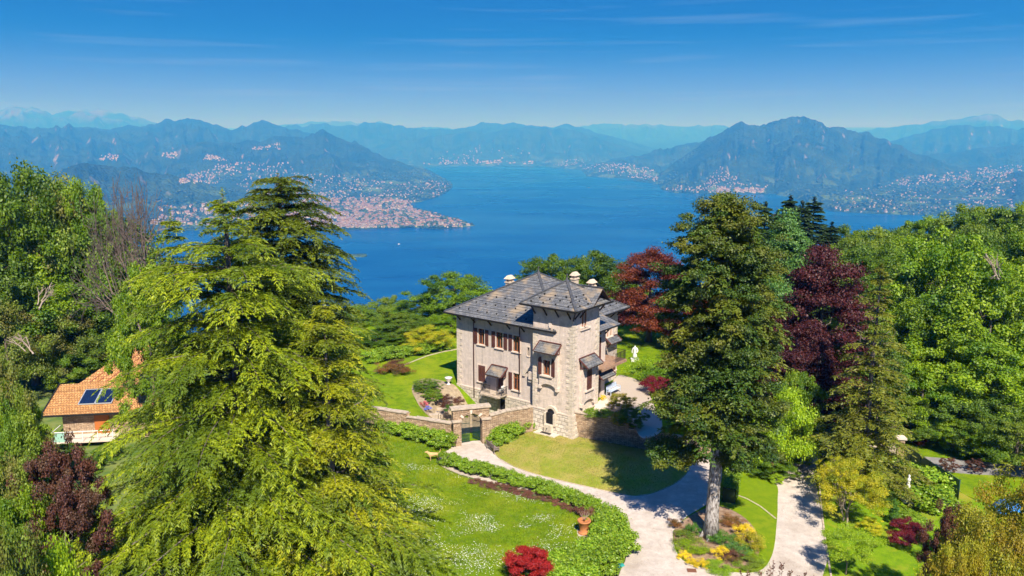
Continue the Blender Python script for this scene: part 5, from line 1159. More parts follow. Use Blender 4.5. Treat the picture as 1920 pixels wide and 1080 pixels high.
# dog, standing side on with tail up
p = gp(813, 864, 0); t = empty('dog', 'sandy coloured dog with raised tail standing side on near the gateway', 'dog', (p[0], p[1], .035), R(8)); t.scale = (1.15, 1.15, 1.15)
M['fur'] = mat('sandy_fur', (.60, .42, .20), .9, c2=(.48, .32, .14), scale=8, bump=.4, bscale=60)
skin_figure('body', [(.05, 0, .50, .115, .14), (.28, 0, .52, .10, .12), (-.22, 0, .51, .13, .165), (-.36, 0, .60, .085, .10), (-.47, 0, .72, .075, .075), (-.60, 0, .72, .045, .05), (-.68, 0, .70, .03, .035),
             (-.26, .09, .38, .06), (-.27, .10, .22, .034), (-.25, .10, .03, .028), (-.30, .10, .015, .026), (-.26, -.09, .38, .06), (-.22, -.10, .22, .034), (-.23, -.10, .03, .028), (-.28, -.1, .015, .026),
             (.32, .09, .42, .075), (.27, .1, .28, .045), (.38, .1, .16, .028), (.36, .1, .03, .026), (.31, .1, .015, .025), (.34, -.09, .42, .075), (.31, -.1, .28, .045), (.43, -.1, .16, .028), (.41, -.1, .03, .026), (.36, -.1, .015, .025),
             (.42, 0, .60, .04), (.52, 0, .74, .03), (.55, 0, .92, .02), (-.45, .06, .80, .022), (-.43, .075, .73, .02), (-.45, -.06, .80, .022), (-.43, -.075, .73, .02)],
            [(0, 1), (0, 2), (2, 3), (3, 4), (4, 5), (5, 6), (2, 7), (7, 8), (8, 9), (9, 10), (2, 11), (11, 12), (12, 13), (13, 14), (1, 15), (15, 16), (16, 17), (17, 18), (18, 19), (1, 20), (20, 21), (21, 22), (22, 23), (23, 24), (1, 25), (25, 26), (26, 27), (4, 28), (28, 29), (4, 30), (30, 31)], t, M['fur'])
# bench by the gateway, seen from above at the edge of the gravel
def bench(label, loc, rz, mt, name='garden_bench', L=1.6, arms=True):
    t = empty(name, label, 'bench', loc, rz)
    b = MB()
    for i in range(5): b.box(-L / 2, L / 2, -.24 + i * .1, -.16 + i * .1, .42, .45)
    b.build('seat', mt, t); b = MB()
    for i in range(5): b.box(-L / 2, L / 2, .27 + i * .018, .295 + i * .018, .52 + i * .09, .585 + i * .09)
    b.build('backrest', mt, t)
    for sx in (-1, 1):
        for y_, h in ((-.2, .62), (.27, .92)): b = MB(); b.beam((sx * (L / 2 - .06), y_, 0), (sx * (L / 2 - .06), y_ + (.06 if h > .8 else 0), h), .055); b.build('leg', mt, t)
        b = MB(); b.beam((sx * (L / 2 - .06), -.26, .64), (sx * (L / 2 - .06), .3, .64), .06, .04); b.build('armrest', mt, t)
bench('dark wooden bench at the gravel edge just right of the gateway', gp(925, 846, 0), R(118), mat('grey_wood', (.16, .11, .09), .7, c2=(.3, .25, .22), scale=5))
M['pblue'] = mat('pale_blue_paint', (.48, .56, .68), .6)
bench('pale blue bench by the villa side door', vw(8.3, .35, 2.4), VR, M['pblue'], L=2.0)
# urn on the lawn corner of the villa
t = empty('stone_urn', 'small white stone urn at the left corner of the villa', 'urn', vw(-.2, 15.6, 2.3)); t.location = (*vw(.2, 15.9)[:2], 2.2)
b = MB(); b.lathe([(.28, 0), (.28, .12), (.1, .2), (.1, .4), (.3, .6), (.38, .85), (.42, .9), (.3, .9), (0, .8)], (0, 0, 0), 14); b.build('bowl', M['marble'], t)
# white chair on the balcony
t = empty('garden_chair', 'white chair standing on the small balcony by the left door', 'chair', vw(.25, 8.75, 2.68), VR)
b = MB(); b.box(-.22, .22, -.22, .22, .42, .46); b.build('seat', M['white'], t); b = MB(); b.box(-.22, .22, -.24, -.2, .5, .95); b.build('backrest', M['white'], t)
for sx in (-1, 1):
    for sy in (-1, 1): b = MB(); b.beam((sx * .19, sy * .19, 0), (sx * .19, sy * .19, .42), .035); b.build('leg', M['white'], t)
# green doormat-like drain cover and iron drain on the gravel
b = MB(); b.prism([(-.55, -.2), (.5, -.22), (.55, .2), (-.5, .22)], 0, .1, 0, [(-.5, -.16), (.45, -.18), (.5, .16), (-.45, .18)]); o = b.build('drain_cover', mat('teal_paint', (.03, .28, .25), .5), None, gp(1157, 1062, .02), R(30)); tag(o, 'teal drain cover lying at the gravel edge by the laurels', 'drain cover')
b = MB(); b.box(-.3, .3, -.2, .2, 0, .03)
for i in range(5): b.box(-.26, .26, -.17 + i * .08, -.13 + i * .08, .03, .045)
o = b.build('drain_grate', mat('rusty_iron', (.18, .08, .05), .7), None, gp(1297, 1070, .02), R(-5)); tag(o, 'rusty iron drain grate in the gravel below the flower bed', 'drain grate')
# blue tarpaulin
b = MB(); r = np.random.default_rng(9)
N_ = 14
for i in range(N_):
    for j in range(N_):
        f4 = []
        for a, c_ in ((i, j), (i + 1, j), (i + 1, j + 1), (i, j + 1)):
            u, v = a / N_ * 2 - 1, c_ / N_ * 2 - 1; q = max(0, 1 - (u * u + v * v) * .8); f4.append((u * 1.0, v * .8, .15 + .8 * q ** .6 + .08 * math.sin(7 * u + 3 * v) * q))
        b.face(f4, 0, True)
p = gp(1888, 957, .4); o = b.build('blue_tarpaulin', mat('blue_plastic', (.03, .20, .62), .35, c2=(.05, .28, .7), scale=3), None, (p[0], p[1], .3)); tag(o, 'crumpled bright blue tarpaulin under the golden brown tree', 'tarpaulin')
# ================================================================== THE TILED COTTAGE AT THE LEFT
M['tile'] = masonry('roof_tiles', (.42, .20, .07), (.62, .35, .14), (.20, .09, .04), .24, .36, .03, bump=1.0, mix2=.35, wobble=.03)
M['panel'] = mat('solar_glass', (.008, .015, .045), .12, spec=.7)
ct = empty('cottage', 'stone cottage with orange tiled roof and two solar panels behind the cedars', 'house', (0, 0, 0))
zE = 3.1
e0 = Vector(gp(78, 780, zE)); e1 = Vector(gp(330, 768, zE)); rx_ = (e1 - e0); rx_.z = 0; Lr = rx_.length; rx_.normalize(); ny_ = Vector((-rx_.y, rx_.x, 0))
def cl(u, v, z): p = e0 + rx_ * u + ny_ * v; return (p.x, p.y, z)
pit = .34; dep = 4.6
def slope(u, v, e=0): return cl(u, v, zE + pit * v + e)
b = MB()
def tile_plane(b, fn, u0, u1, v0, v1, m=0, cut=None):
    """pan tiles as real half-round courses"""
    n = int((v1 - v0) / .38)
    for i in range(n):
        a, c_ = v0 + (v1 - v0) * i / n, v0 + (v1 - v0) * (i + 1) / n; 
        ua, ub = (u0, u1) if cut is None else (cut(a), u1)
        uc, ud = (u0, u1) if cut is None else (cut(c_), u1)
        b.face([fn(ua, a, .06), fn(ub, a, .06), fn(ud, c_, .0), fn(uc, c_, .0)], m); b.face([fn(ua, a, -.0), fn(ub, a, 0), fn(ub, a, .06), fn(ua, a, .06)], m)
tile_plane(b, slope, 0, Lr, 0, dep)
rf = b.build('roof', M['tile'], ct)
b = MB(); b.beam(cl(-.06, -.05, zE - .06), cl(Lr, -.05, zE - .06), .14, .16); b.beam(cl(-.06, -.1, zE - .0), slope(-.06, dep, .02), .12, .2); b.build('gutter', M['iron'], rf)
b = MB()      # the rounded hip wing behind
top_ = [slope(1.0, dep)]; 
def wing(u, v, e=0): return cl(u, dep + v, zE + pit * dep + .62 * v - .02 * v * v + e)
n = 12
for i in range(n):
    a, c_ = 5.2 * i / n, 5.2 * (i + 1) / n; ua = 1.7 + .95 * a - .02 * a * a; uc = 1.7 + .95 * c_ - .02 * c_ * c_
    b.face([wing(ua, a, .06), wing(Lr, a, .06), wing(Lr, c_), wing(uc, c_)]); b.face([wing(ua, a), wing(Lr, a), wing(Lr, a, .06), wing(ua, a, .06)])
b.build('rear_roof', M['tile'], rf)
b = MB()
for k_ in range(5):
    pts_ = [wing(2.6 + k_ * .75 + .9 * v, v, .09) for v in np.linspace(0, 4.6, 6)]; b.tube(pts_, .05, 5)
b.build('hip_tiles', mat('hip_tile', (.38, .15, .08), .9), rf)
b = MB(); b.prism([cl(1.4, .8, 0)[:2], cl(Lr, .8, 0)[:2], cl(Lr, 9, 0)[:2], cl(1.4, 9, 0)[:2]], -.1, zE - .05); b.build('wall', M['wallstone'], ct)
b = MB(); b.face([cl(0, 0, zE - .02), cl(Lr, 0, zE - .02), cl(Lr, 1, zE - .02), cl(0, 1, zE - .02)]); b.face([slope(0, dep, -.03), cl(1.4, dep, 0), cl(1.4, 0.8, zE - .1), slope(0, 0, -.03)]); b.build('soffit', M['soffit'], ct)
for i in range(2):
    b = MB(); u0 = 2.75 + i * 1.5; b.face([slope(u0, 1.2, .16), slope(u0 + 1.42, 1.2, .16), slope(u0 + 1.42, 3.35, .16), slope(u0, 3.35, .16)]); sp_ = b.build('solar_panel', M['panel'], ct)
    b = MB(); 
    for (a, c_) in (((u0, 1.2), (u0 + 1.42, 1.2)), ((u0 + 1.42, 1.2), (u0 + 1.42, 3.35)), ((u0 + 1.42, 3.35), (u0, 3.35)), ((u0, 3.35), (u0, 1.2))): b.beam(slope(*a, .15), slope(*c_, .15), .07, .09)
    b.build('frame', mat('alloy', (.6, .62, .65), .35, metal=.5) if i == 0 else bpy.data.materials['alloy'], sp_)
b = MB(); b.prism([cl(4.2, .68, 0)[:2], cl(5.5, .68, 0)[:2], cl(5.5, .79, 0)[:2], cl(4.2, .79, 0)[:2]], .9, 2.7); b.build('door', mat('orange_door', (.42, .13, .03), .5), ct)
b = MB(); zb_ = .9
b.prism([cl(1.2, -1.2, 0)[:2], cl(6.5, -1.2, 0)[:2], cl(6.5, .75, 0)[:2], cl(1.2, .75, 0)[:2]], zb_ - .15, zb_); bl = b.build('balcony', M['surround'], ct)
b = MB(); b.beam(cl(1.2, -1.2, zb_ + .95), cl(6.5, -1.2, zb_ + .95), .06); b.beam(cl(1.2, -1.2, zb_ + .95), cl(1.2, .7, zb_ + .95), .06)
for u_ in (1.2, 2.5, 3.8, 5.1, 6.4): b.beam(cl(u_, -1.2, zb_), cl(u_, -1.2, zb_ + .95), .05)
b.build('railing', M['white'], bl)
b = MB(); b.prism([cl(1.22, -1.17, 0)[:2], cl(2.3, -1.17, 0)[:2], cl(2.3, -1.15, 0)[:2], cl(1.22, -1.15, 0)[:2]], zb_, zb_ + .9); b.build('netting', mat('pale_green_net', (.3, .5, .42), .8), bl)
b = MB(); pb = gp(231, 627, 0)
# small white sky dish on the hidden ridge
t = empty('satellite_dish', 'small white round dish above the cottage roof behind the cedar', 'dish', Vector(far(231, 640, 78)), 0)
b = MB(); b.lathe([(0, 0), (.2, .03), (.36, .12), (.42, .2), (.4, .2), (.2, .06), (0, .04)], (0, 0, 0), 16); d_ = b.build('reflector', M['white'], t); d_.rotation_euler = (R(65), 0, R(20)); d_.location = (0, 0, .3)
b = MB(); b.tube([(0, 0, -2.5), (0, 0, .3)], .04, 6); b.build('mast', M['iron'], t)
# orange roofed house below the lawn behind the villa's left
p = far(752, 668, 125)
hh = empty('hillside_house', 'small house with bright orange roof showing below the left lawn', 'house', (p[0], p[1], p[2] - 1.6), R(20))
b = MB(); b.box(-3.6, 3.6, -3, 3, -6, .2); b.build('wall', M['white'], hh)
b = MB(); b.face([(-4.1, -3.5, -.1), (4.1, -3.5, -.1), (4.1, 0, 1.7), (-4.1, 0, 1.7)]); b.face([(-4.1, 0, 1.7), (4.1, 0, 1.7), (4.1, 3.5, -.1), (-4.1, 3.5, -.1)]); hr2 = b.build('roof', masonry('orange_tiles', (.62, .17, .05), (.70, .24, .08), (.3, .09, .03), .25, .36, .02), hh)
b = MB(); b.box(.6, 1.1, -2.2, -1.7, .3, 1.7); b.build('chimney', M['chim'], hr2)
# ================================================================== TREES
CR = {}      # crown meshes by kind: (mesh, nominal radius, nominal half height)
def crown(kind, mt, seeds, rx, rz, **k):
    CR[kind] = [(blob_crown(kind + '_crown', M[mt], s, rx, rz, **k), rx, rz) for s in seeds]
crown('broad_green', 'green', (1, 2), 5, 5.5, nclump=170, per=125, leaf=.30, cr=(.10, .22))
crown('broad_bright', 'bright', (3, 4), 5, 5.5, nclump=170, per=125, leaf=.30, cr=(.10, .22))
crown('broad_mid', 'mid', (5, 6), 5, 5.5, nclump=170, per=125, leaf=.30, cr=(.10, .22))
crown('soft', 'blue', (7,), 5, 6, nclump=150, per=130, leaf=.30, shape='cone', flat=.4)
crown('scrub', 'scrub', (8,), 4, 3.2, nclump=90, per=170, leaf=.20, cr=(.14, .26))
crown('purple', 'purple', (9,), 5, 7, nclump=150, per=190, leaf=.26, shape='dome', flat=.5)
crown('rust', 'rust', (10,), 5.2, 6, nclump=150, per=190, leaf=.26, shape='dome', flat=.6)
crown('yellow', 'yellow', (12,), 3, 3.2, nclump=90, per=150, leaf=.17, cr=(.14, .24))
crown('lime', 'lime', (13,), 2, 1.5, nclump=60, per=170, leaf=.13, cr=(.18, .3))
crown('gold', 'gold', (14,), 4.5, 4, nclump=130, per=200, leaf=.19, cr=(.12, .22))
crown('plum', 'plum', (15,), 3.5, 4.2, nclump=110, per=170, leaf=.19, cr=(.1, .2))
crown('fir_clumpy', 'fir', (16,), 4.1, 9.6, nclump=430, per=130, leaf=.22, cr=(.13, .24), shape='column', flat=.45, up=.5)
def conifer_mesh(name, mt, seed, H, RB, z0, nb, spray, wid, **k): return deodar_crown(name, M[mt], seed, H, RB, z0, nb, 'point', spray, wid, **k)
FIRM = [conifer_mesh('dark_fir_crown', 'darkfir', 21, 16, 4.0, 1, 120, .45, .17, dens=.9, flat=.4, droop=.35, gap=.9, per=13, pw=.85), conifer_mesh('dark_fir_crown', 'darkfir', 22, 16, 3.5, 1, 110, .45, .17, dens=.9, flat=.4, droop=.4, gap=.9, per=13, pw=.85)]
TR = {r_: limb_mesh('trunk', i + 50, 10, r_, M['bark'], 4, 3.5, 10) for i, r_ in enumerate((.28, .2))}
TRP = limb_mesh('trunk', 77, 10, .22, M['bark'], 2, 3, 6, top=.95)
def gz_near(x, y): return float(terr_h(x, y)) if inside(TERR, np.array([x]), np.array([y]))[0] else float(grid_z(np.array([x]), np.array([y]))[0])
def tree(kind, name, label, cat, px, py, D, rad, frac=.8, group=None, v=0, base=None, trunk=True, ch=None):
    """top of the crown is seen at (px,py) D metres off; frac = how much of the height is crown"""
    x, y, zt = far(px, py, D); zg = gz_near(x, y) if base is None else base
    if zt - zg < 1: zt = zg + 1
    H = zt - zg; me, r0, h0 = CR[kind][v % len(CR[kind])]; c = (ch or H * frac)
    t = empty(name, label, cat, (x, y, zg), random.uniform(0, 6.28), group)
    link('crown', me, t, (0, 0, H - c), 0, (rad / r0, rad / r0, c / (2 * h0)))
    if trunk: link('trunk', TR[.28], t, None, 0, (rad / 4, rad / 4, H / 10 * .98))
    return t
# --- the great weeping cedars
c1 = plant('weeping_cedar', 'huge yellow green weeping cedar with a thin leaning tip filling the left foreground', 'tree', (0, 0, 0), deodar_crown('cedar_crown', M['cedar'], 31, 25.0, 10.6, .8, 250, 'point', .33, .062, 1.5, droop=.5, gap=2.25, per=26, env=([0, .1, .2, .32, .45, .6, .74, .8, .86, .91, .95, 1], [.78, .98, 1.0, .84, .64, .58, .56, .50, .28, .13, .07, .05])), None, rz=1.0)
sl = deodar_crown('side_leader', M['cedar'], 39, 5.2, 1.9, .2, 0, 'point', .30, .06, 1.4, droop=.5, gap=.7, per=9); q_ = Matrix.Rotation(-1.0, 3, 'Z') @ Vector((-3.0, -.5, 18.6)); link('side_leader', sl[0], c1, q_)
x, y, zt = far(416, 352, 50); c1.location = (x, y, 0); link('trunk', limb_mesh('trunk', 90, 24, .5, M['bark'], 3, 5, 24, lean=(.2, .1), top=.97), c1)
c2 = plant('weeping_cedar', 'tall broad flat topped cedar rising behind the leaning tip of the foreground cedar', 'tree', (0, 0, 0), deodar_crown('cedar_crown', M['cedar2'], 34, 25.4, 7.2, 4, 200, 'flat', .33, .075, 1.5, flat=.1, droop=.45, gap=1.3, per=24, env=([0, .3, .53, .64, .74, .84, .93, .975, 1], [.93, .97, .82, .72, .64, .54, .43, .30, .1])), None, rz=2.0)
x, y, zt = far(520, 322, 60); c2.location = (x, y, 0); link('trunk', limb_mesh('trunk', 91, 24, .5, M['bark'], 4, 5, 24, top=.95), c2)
c3 = plant('weeping_cedar', 'lower golden green weeping cedar nearest to the villa', 'tree', (0, 0, 0), deodar_crown('cedar_crown', M['cedar_y'], 37, 18.4, 5.3, .6, 210, 'point', .31, .06, 1.5, droop=.5, pw=.55, gap=1.9, per=24), None, rz=.4)
x, y, zt = far(606, 555, 47); c3.location = (x, y, 0); link('trunk', limb_mesh('trunk', 92, 17, .38, M['bark'], 3, 4, 20, top=.95), c3)
# --- the big clumpy fir on its bare trunk
p = gp(1332, 1008, 0)
t = plant('big_spruce', 'tall dark green spruce on a long bare grey trunk in the round flower bed', 'tree', (p[0], p[1], .1), CR['fir_clumpy'][0][0], None, crown_z=0)
for c_ in t.children: c_.location = (.1, .3, 5.9); c_.scale = (.9, .9, .95)
b = MB(); k = 14
bo, li = deodar_crown('boughs', M['fir'], 44, 24.2, 4.3, 7.4, 0, 'point', .34, .11, 1.0, flat=.25, droop=.5, gap=1.0, per=17, env=([0, .08, .25, .5, .7, .85, .94, 1], [.55, .92, 1.0, .96, .80, .58, .32, .06]))
link('boughs', bo, t, (.1, .2, 0)); link('limbs', li, t, (.1, .2, 0))
path = [(.5 * (i / k), .25 * (i / k), 22.5 * i / k) for i in range(k + 1)]
b.tube(path, [.62, .47, .43, .41, .40, .38, .36, .33, .3, .26, .22, .18, .14, .1, .05], 14)
for i in range(6): a = i * 1.05; b.tube([(.25 * math.cos(a), .25 * math.sin(a), .55), (.62 * math.cos(a), .62 * math.sin(a), .1), (.85 * math.cos(a), .85 * math.sin(a), -.1)], [.2, .16, .06], 6)
r = np.random.default_rng(5)
b.build('trunk', M['pale_bark'], t)
me_low = blob_crown('low_branch', M['fir'], 61, 2.0, 1.2, 26, 230, .21, (.3, .45), flat=.5)
o = link('low_branch', me_low, t, (-2.4, 1.6, 4.4)); o = link('low_branch', me_low, t, (2.2, .4, 4.9), 2.0)
top_m = blob_crown('leader', M['fir'], 64, 2.1, 2.6, 70, 170, .2, (.2, .34), shape='cone', flat=.5); link('crown_tip', top_m, t, (-.2, .2, 19.4)); link('crown_tip', top_m, t, (1.5, .3, 18.0), 1.3, (.95, .95, .8))
# --- sparse brown spruce on the right
x, y, zt = far(1655, 475, 66); t = plant('sparse_spruce', 'open olive brown spruce standing in front of the dark purple beech', 'tree', (x, y, 0), deodar_crown('spruce_crown', M['olive'], 41, 18.4, 4.4, 2.2, 170, 'point', .36, .10, 1.0, flat=.3, droop=.45, gap=1.25, per=10), limb_mesh('trunk', 93, 18, .28, M['bark'], 3, 3, 26, top=.98))
# --- beeches
tree('rust', 'red_beech', 'rusty red beech on the lawn behind the marble statue', 'tree', 1222, 468, 99, 6.2, .95)
tree('rust', 'red_beech', 'smaller rusty beech between the red beech and the big spruce', 'tree', 1275, 540, 96, 4.6, .95)
tree('purple', 'purple_beech', 'dark purple beech between the big spruce and the olive spruce', 'tree', 1552, 460, 77, 5.4, .96)
tree('purple', 'purple_beech', 'lower dark purple beech skirt beside the trunk of the big spruce', 'tree', 1520, 600, 73, 3.6, .96)
# --- behind the villa
for i, (px, py, D, rad, kd, lab) in enumerate([
    (1035, 474, 112, 5.2, 'broad_green', 'dense green tree behind the tower roof peak'), (1120, 474, 116, 5.6, 'broad_green', 'wide green tree right of the one behind the tower roof'),
    (1172, 496, 121, 4.5, 'broad_green', 'green tree next to the rusty red beech'), (990, 520, 120, 3.6, 'broad_green', 'low green tree behind the main roof peak'),
    (852, 510, 108, 5.6, 'broad_green', 'rounded green tree rising over the left end of the villa roof'), (905, 545, 114, 4.0, 'broad_bright', 'bright green tree peeping over the main roof'),
    (790, 560, 110, 4.2, 'broad_green', 'mid green tree left of the rounded tree at the roof end'), (733, 556, 118, 3.6, 'broad_mid', 'dull green tree beside the cedar with the lake behind it'),
    (690, 572, 112, 5.0, 'broad_mid', 'dull green tree partly behind the golden green cedar'), (760, 590, 100, 3.6, 'broad_mid', 'dark scrubby tree at the back of the left lawn'),
    (845, 590, 102, 3.6, 'broad_bright', 'bright green bushy tree against the left villa wall'), (700, 625, 98, 3.8, 'broad_green', 'low green tree at the edge of the left lawn'),
    (1150, 540, 112, 4.4, 'broad_green', 'green tree showing between the villa chimney and the red beech'), (1080, 500, 122, 4.5, 'broad_mid', 'dull green tree between the two trees behind the tower')]):
    tree(kd, 'broadleaf_tree', lab, 'tree', px, py, D, rad, .95, None, i)
tree('yellow', 'golden_shrub', 'golden yellow shrub at the edge of the left lawn', 'shrub', 802, 612, 94, 2.9, 1)
tree('yellow', 'golden_shrub', 'low yellow green bush below the golden shrub', 'shrub', 770, 650, 93, 1.8, 1)
LATER = []
# --- mixed wood on the left
LW = [(18, 292, 106, 7, 'broad_green', 'dark green tree forming the highest point of the left wood'), (70, 345, 108, 7, 'scrub', 'greyish barely leafed tree near the top of the left wood'), (120, 372, 108, 6.2, 'broad_mid', 'dull green tree behind the slim bright one'),
      (158, 347, 106, 3.8, 'broad_bright', 'slim bright green tree pointing up left of the bare tree'), (185, 385, 108, 7, 'broad_green', 'broad green tree just left of the bare tree'), (60, 400, 108, 7, 'broad_green', 'big green tree in the middle of the left wood'),
      (130, 430, 108, 7, 'broad_green', 'leafy green tree in front of the slim bright one'), (-50, 430, 100, 6, 'broad_mid', 'dull green tree cut by the left edge'), (215, 455, 106, 5.4, 'broad_green', 'green tree at the foot of the bare tree'),
      (268, 500, 76, 3.4, 'broad_bright', 'low green tree between the bare tree and the cedar'), (90, 510, 103, 6, 'broad_green', 'deep green tree above the scrub'), (180, 520, 104, 5.6, 'broad_green', 'deep green tree beside the cedar limbs'),
      (0, 560, 96, 4.8, 'scrub', 'pale scrubby tree with bare twigs on the left'), (110, 590, 100, 5, 'scrub', 'pale scrubby tree above the cottage roof'), (190, 600, 101, 4.8, 'broad_green', 'green tree behind the cottage roof'),
      (255, 560, 102, 4, 'broad_mid', 'dull green tree behind the cottage and cedar'), (40, 480, 102, 6.4, 'broad_bright', 'brighter green tree inside the left wood')]
for i, (px, py, D, rad, kd, lab) in enumerate(LW): tree(kd, 'broadleaf_tree', lab, 'tree', px, py, D, rad, .92, None, i)
LS = [(-20, 660, 66, 2.6, 'olive scrub bush at the left edge beyond the cottage gable'), (18, 720, 66, 1.7, 'olive scrub bush against the cottage gable'), (-10, 760, 56, 2.6, 'olive scrub bush below the gable corner at the left edge'), (30, 820, 60, 1.8, 'yellowish bush beside the cottage terrace'),
      (0, 860, 50, 2.4, 'scrub bush at the left edge beside the plum tree'), (30, 930, 46, 1.9, 'low scrub bush under the plum tree'), (10, 990, 37, 2.0, 'scrub bush in the bottom left corner'), (100, 1040, 38, 1.6, 'small bright bush at the bottom between plum tree and cedar'), (130, 640, 98, 3.4, 'scrub bush behind the corner of the tiled roof')]
for i, (px, py, D, rad, lab) in enumerate(LS): tree(('scrub', 'broad_bright', 'broad_mid', 'lime', 'scrub', 'broad_bright', 'scrub', 'lime', 'broad_mid')[i], 'scrub_bush', lab, 'bush', px, py, D, rad, 1, None, i, trunk=False)
for i, (px, py, rad, h, lab) in enumerate([(120, 868, 1.5, 1.6, 'leafy green bush under the cottage balcony'), (205, 862, 1.4, 1.3, 'leafy green bush beside the cedar under the cottage balcony'), (165, 885, 1.5, 1.2, 'dark green bush between the plum tree and the balcony'), (70, 850, 1.6, 2.6, 'yellow green bush at the corner of the cottage balcony')]): bush_later = (px, py, rad, h, lab); LATER.append(bush_later)
tree('plum', 'plum_tree', 'brown purple leaved plum tree in front of the cottage terrace', 'tree', 105, 815, 50, 2.3, 1.0)
tree('plum', 'plum_tree', 'lower brown purple plum tree at the foot of the cedar', 'tree', 110, 900, 45, 2.3, 1.0)
# --- the bare tree
def bare_tree(seed, H, sp, mt, r0, depth=6):
    r = np.random.default_rng(seed); b = MB()
    def grow(p, d, L, rad, lv):
        pts = bezier_path(p, d, L, 4, 0, .06, .12, r); b.tube([tuple(q) for q in pts], [rad * (1 - .35 * s / 4) for s in range(5)], 6 if lv < 2 else (4 if lv < 4 else 3), cap=False)
        if lv >= depth: return
        for i in range(3 if lv < 5 else 2):
            q = pts[-1] if i == 0 else pts[int(r.integers(2, 5))]; dd = norm((np.array(d) / np.linalg.norm(d) + r.normal(scale=sp * (1 if i else .45), size=3) + np.array([0, 0, .10]))[None])[0]
            grow(q, dd, L * r.uniform(.62, .86), rad * (.74 if i == 0 else .6), lv + 1)
    grow(np.array([0, 0, -.2]), (0.02, 0, 1), H * .26, r0, 0); grow(np.array([.3, 0, H * .08]), (.16, .1, 1), H * .24, r0 * .7, 1)
    return b.mesh('trunk', mt)
x, y, zt = far(243, 322, 88); zg = gz_near(x, y); t = empty('bare_tree', 'leafless grey brown tree standing against the lake left of the cedars', 'tree', (x, y, zg)); tm = bare_tree(4, zt - zg, .58, mat('bare_twig', (.17, .13, .11), .9), .42, 7)
zmax = max(v.co.z for v in tm.vertices); k_ = (zt - zg) / zmax; link('trunk', tm, t, None, 0, (k_ * .42, k_ * .42, k_))
def dry_branches(px, py, z, s, seed, lab, name='dead_branch'):
    p = far(px, py, z); tm = bare_tree(seed, 3, .5, M['twig'], .06, 3); o = link(name, tm, None, p, seed, (s, s, s)); tag(o, lab, 'branch'); o.rotation_euler = (R(50), R(15), seed)
    return o
for i, (px, py, z, s, lab) in enumerate([(75, 575, 94, 1.6, 'bare pale twigs sticking out of the left scrub above the cottage'), (60, 660, 86, 1.4, 'bare pale twigs in the scrub beside the tiled roof'), (1870, 520, 80, 1.5, 'bare twigs in the canopy at the right edge')]): dry_branches(px, py, z, s, i + 3, lab)
# --- right hand side
tree('soft', 'pine_tree', 'soft blue green pine behind the right shoulder of the big spruce', 'tree', 1480, 398, 108, 6.2, .85)
tree('soft', 'pine_tree', 'lower soft green pine between the big spruce and the purple beech', 'tree', 1440, 470, 96, 4.6, .9)
for i, (px, py, D, lab) in enumerate([(1384, 366, 134, 'small dark fir just right of the big spruce tip'), (1437, 360, 130, 'dark fir behind the blue green pine'), (1484, 347, 132, 'tallest dark fir with twin tips in the group on the skyline'), (1506, 358, 128, 'dark fir right of the tallest one'), (1529, 351, 134, 'pointed dark fir in the skyline group'), (1562, 400, 128, 'lower dark fir at the right end of the skyline group'), (1460, 378, 136, 'dark fir squeezed between two taller firs')]):
    x, y, zt = far(px, py, D); zg = gz_near(x, y); s = (zt - zg) / 17.5; t = plant('dark_fir', lab, 'tree', (x, y, zg), FIRM[i % 2], None, rz=i * 1.1, s=(s * 1.55, s * 1.55, s)); link('trunk', TRP, t, None, 0, (1, 1, 1.7))
RWT = [(1590, 418, 150, 5), (1640, 428, 140, 5.5), (1690, 420, 150, 5.5), (1735, 412, 150, 5.5), (1775, 408, 155, 6), (1815, 388, 150, 6.5), (1858, 384, 152, 6), (1900, 388, 150, 6.5), (1945, 386, 150, 6.5), (1600, 450, 118, 5.5), (1660, 455, 115, 5.5), (1715, 450, 122, 5.5), (1765, 440, 125, 5.5), (1830, 425, 128, 6), (1885, 430, 120, 6), (1935, 440, 116, 6),
       (1665, 500, 96, 4.6), (1725, 495, 98, 5), (1800, 490, 100, 5), (1860, 500, 98, 5), (1915, 500, 96, 5.4), (1590, 500, 108, 4.5), (1960, 560, 92, 5)]
for i, (px, py, D, rad) in enumerate(RWT):
    kd = ('broad_green', 'broad_mid', 'broad_green', 'broad_bright')[i % 4]; nm = dict(broad_green='deep green', broad_mid='dull olive green', broad_bright='bright green')[kd]; row = 'on the skyline' if i < 9 else ('in the second row' if i < 16 else 'in the middle')
    lab = '%s broadleaf tree %s of the right hand wood' % (nm, row); tree(kd, 'broadleaf_tree', lab, 'tree', px, py, D, rad, .92, lab.replace('tree', 'trees'), i)
for i, (px, py, D, rad, kd, lab) in enumerate([(1785, 432, 96, 6.2, 'broad_bright', 'tall bright green maple towering over the right garden'), (1870, 500, 88, 6, 'broad_bright', 'bright green maple at the right edge of the wood'), (1725, 560, 88, 5, 'broad_bright', 'bright green maple beside the olive spruce'),
        (1800, 600, 84, 5.2, 'broad_bright', 'lower bright green maple above the asphalt path'), (1895, 640, 82, 5.2, 'broad_bright', 'bright green maple low at the right edge'), (1735, 690, 80, 3.6, 'broad_bright', 'young bright green tree behind the stone pillar'), (1840, 720, 79, 3.6, 'broad_mid', 'dull green undergrowth tree behind the leaf litter'), (1690, 740, 78, 3, 'broad_mid', 'small dull green tree near the capped wall'),
        (1915, 775, 76, 3.2, 'broad_mid', 'dull green bush behind the end of the asphalt path'), (1600, 560, 84, 4.0, 'broad_mid', 'dull green tree behind the olive spruce'), (1640, 620, 78, 3.4, 'broad_mid', 'mid green tree beside the olive spruce trunk')]):
    tree(kd, 'maple_tree', lab, 'tree', px, py, D, rad, .95, None, i)
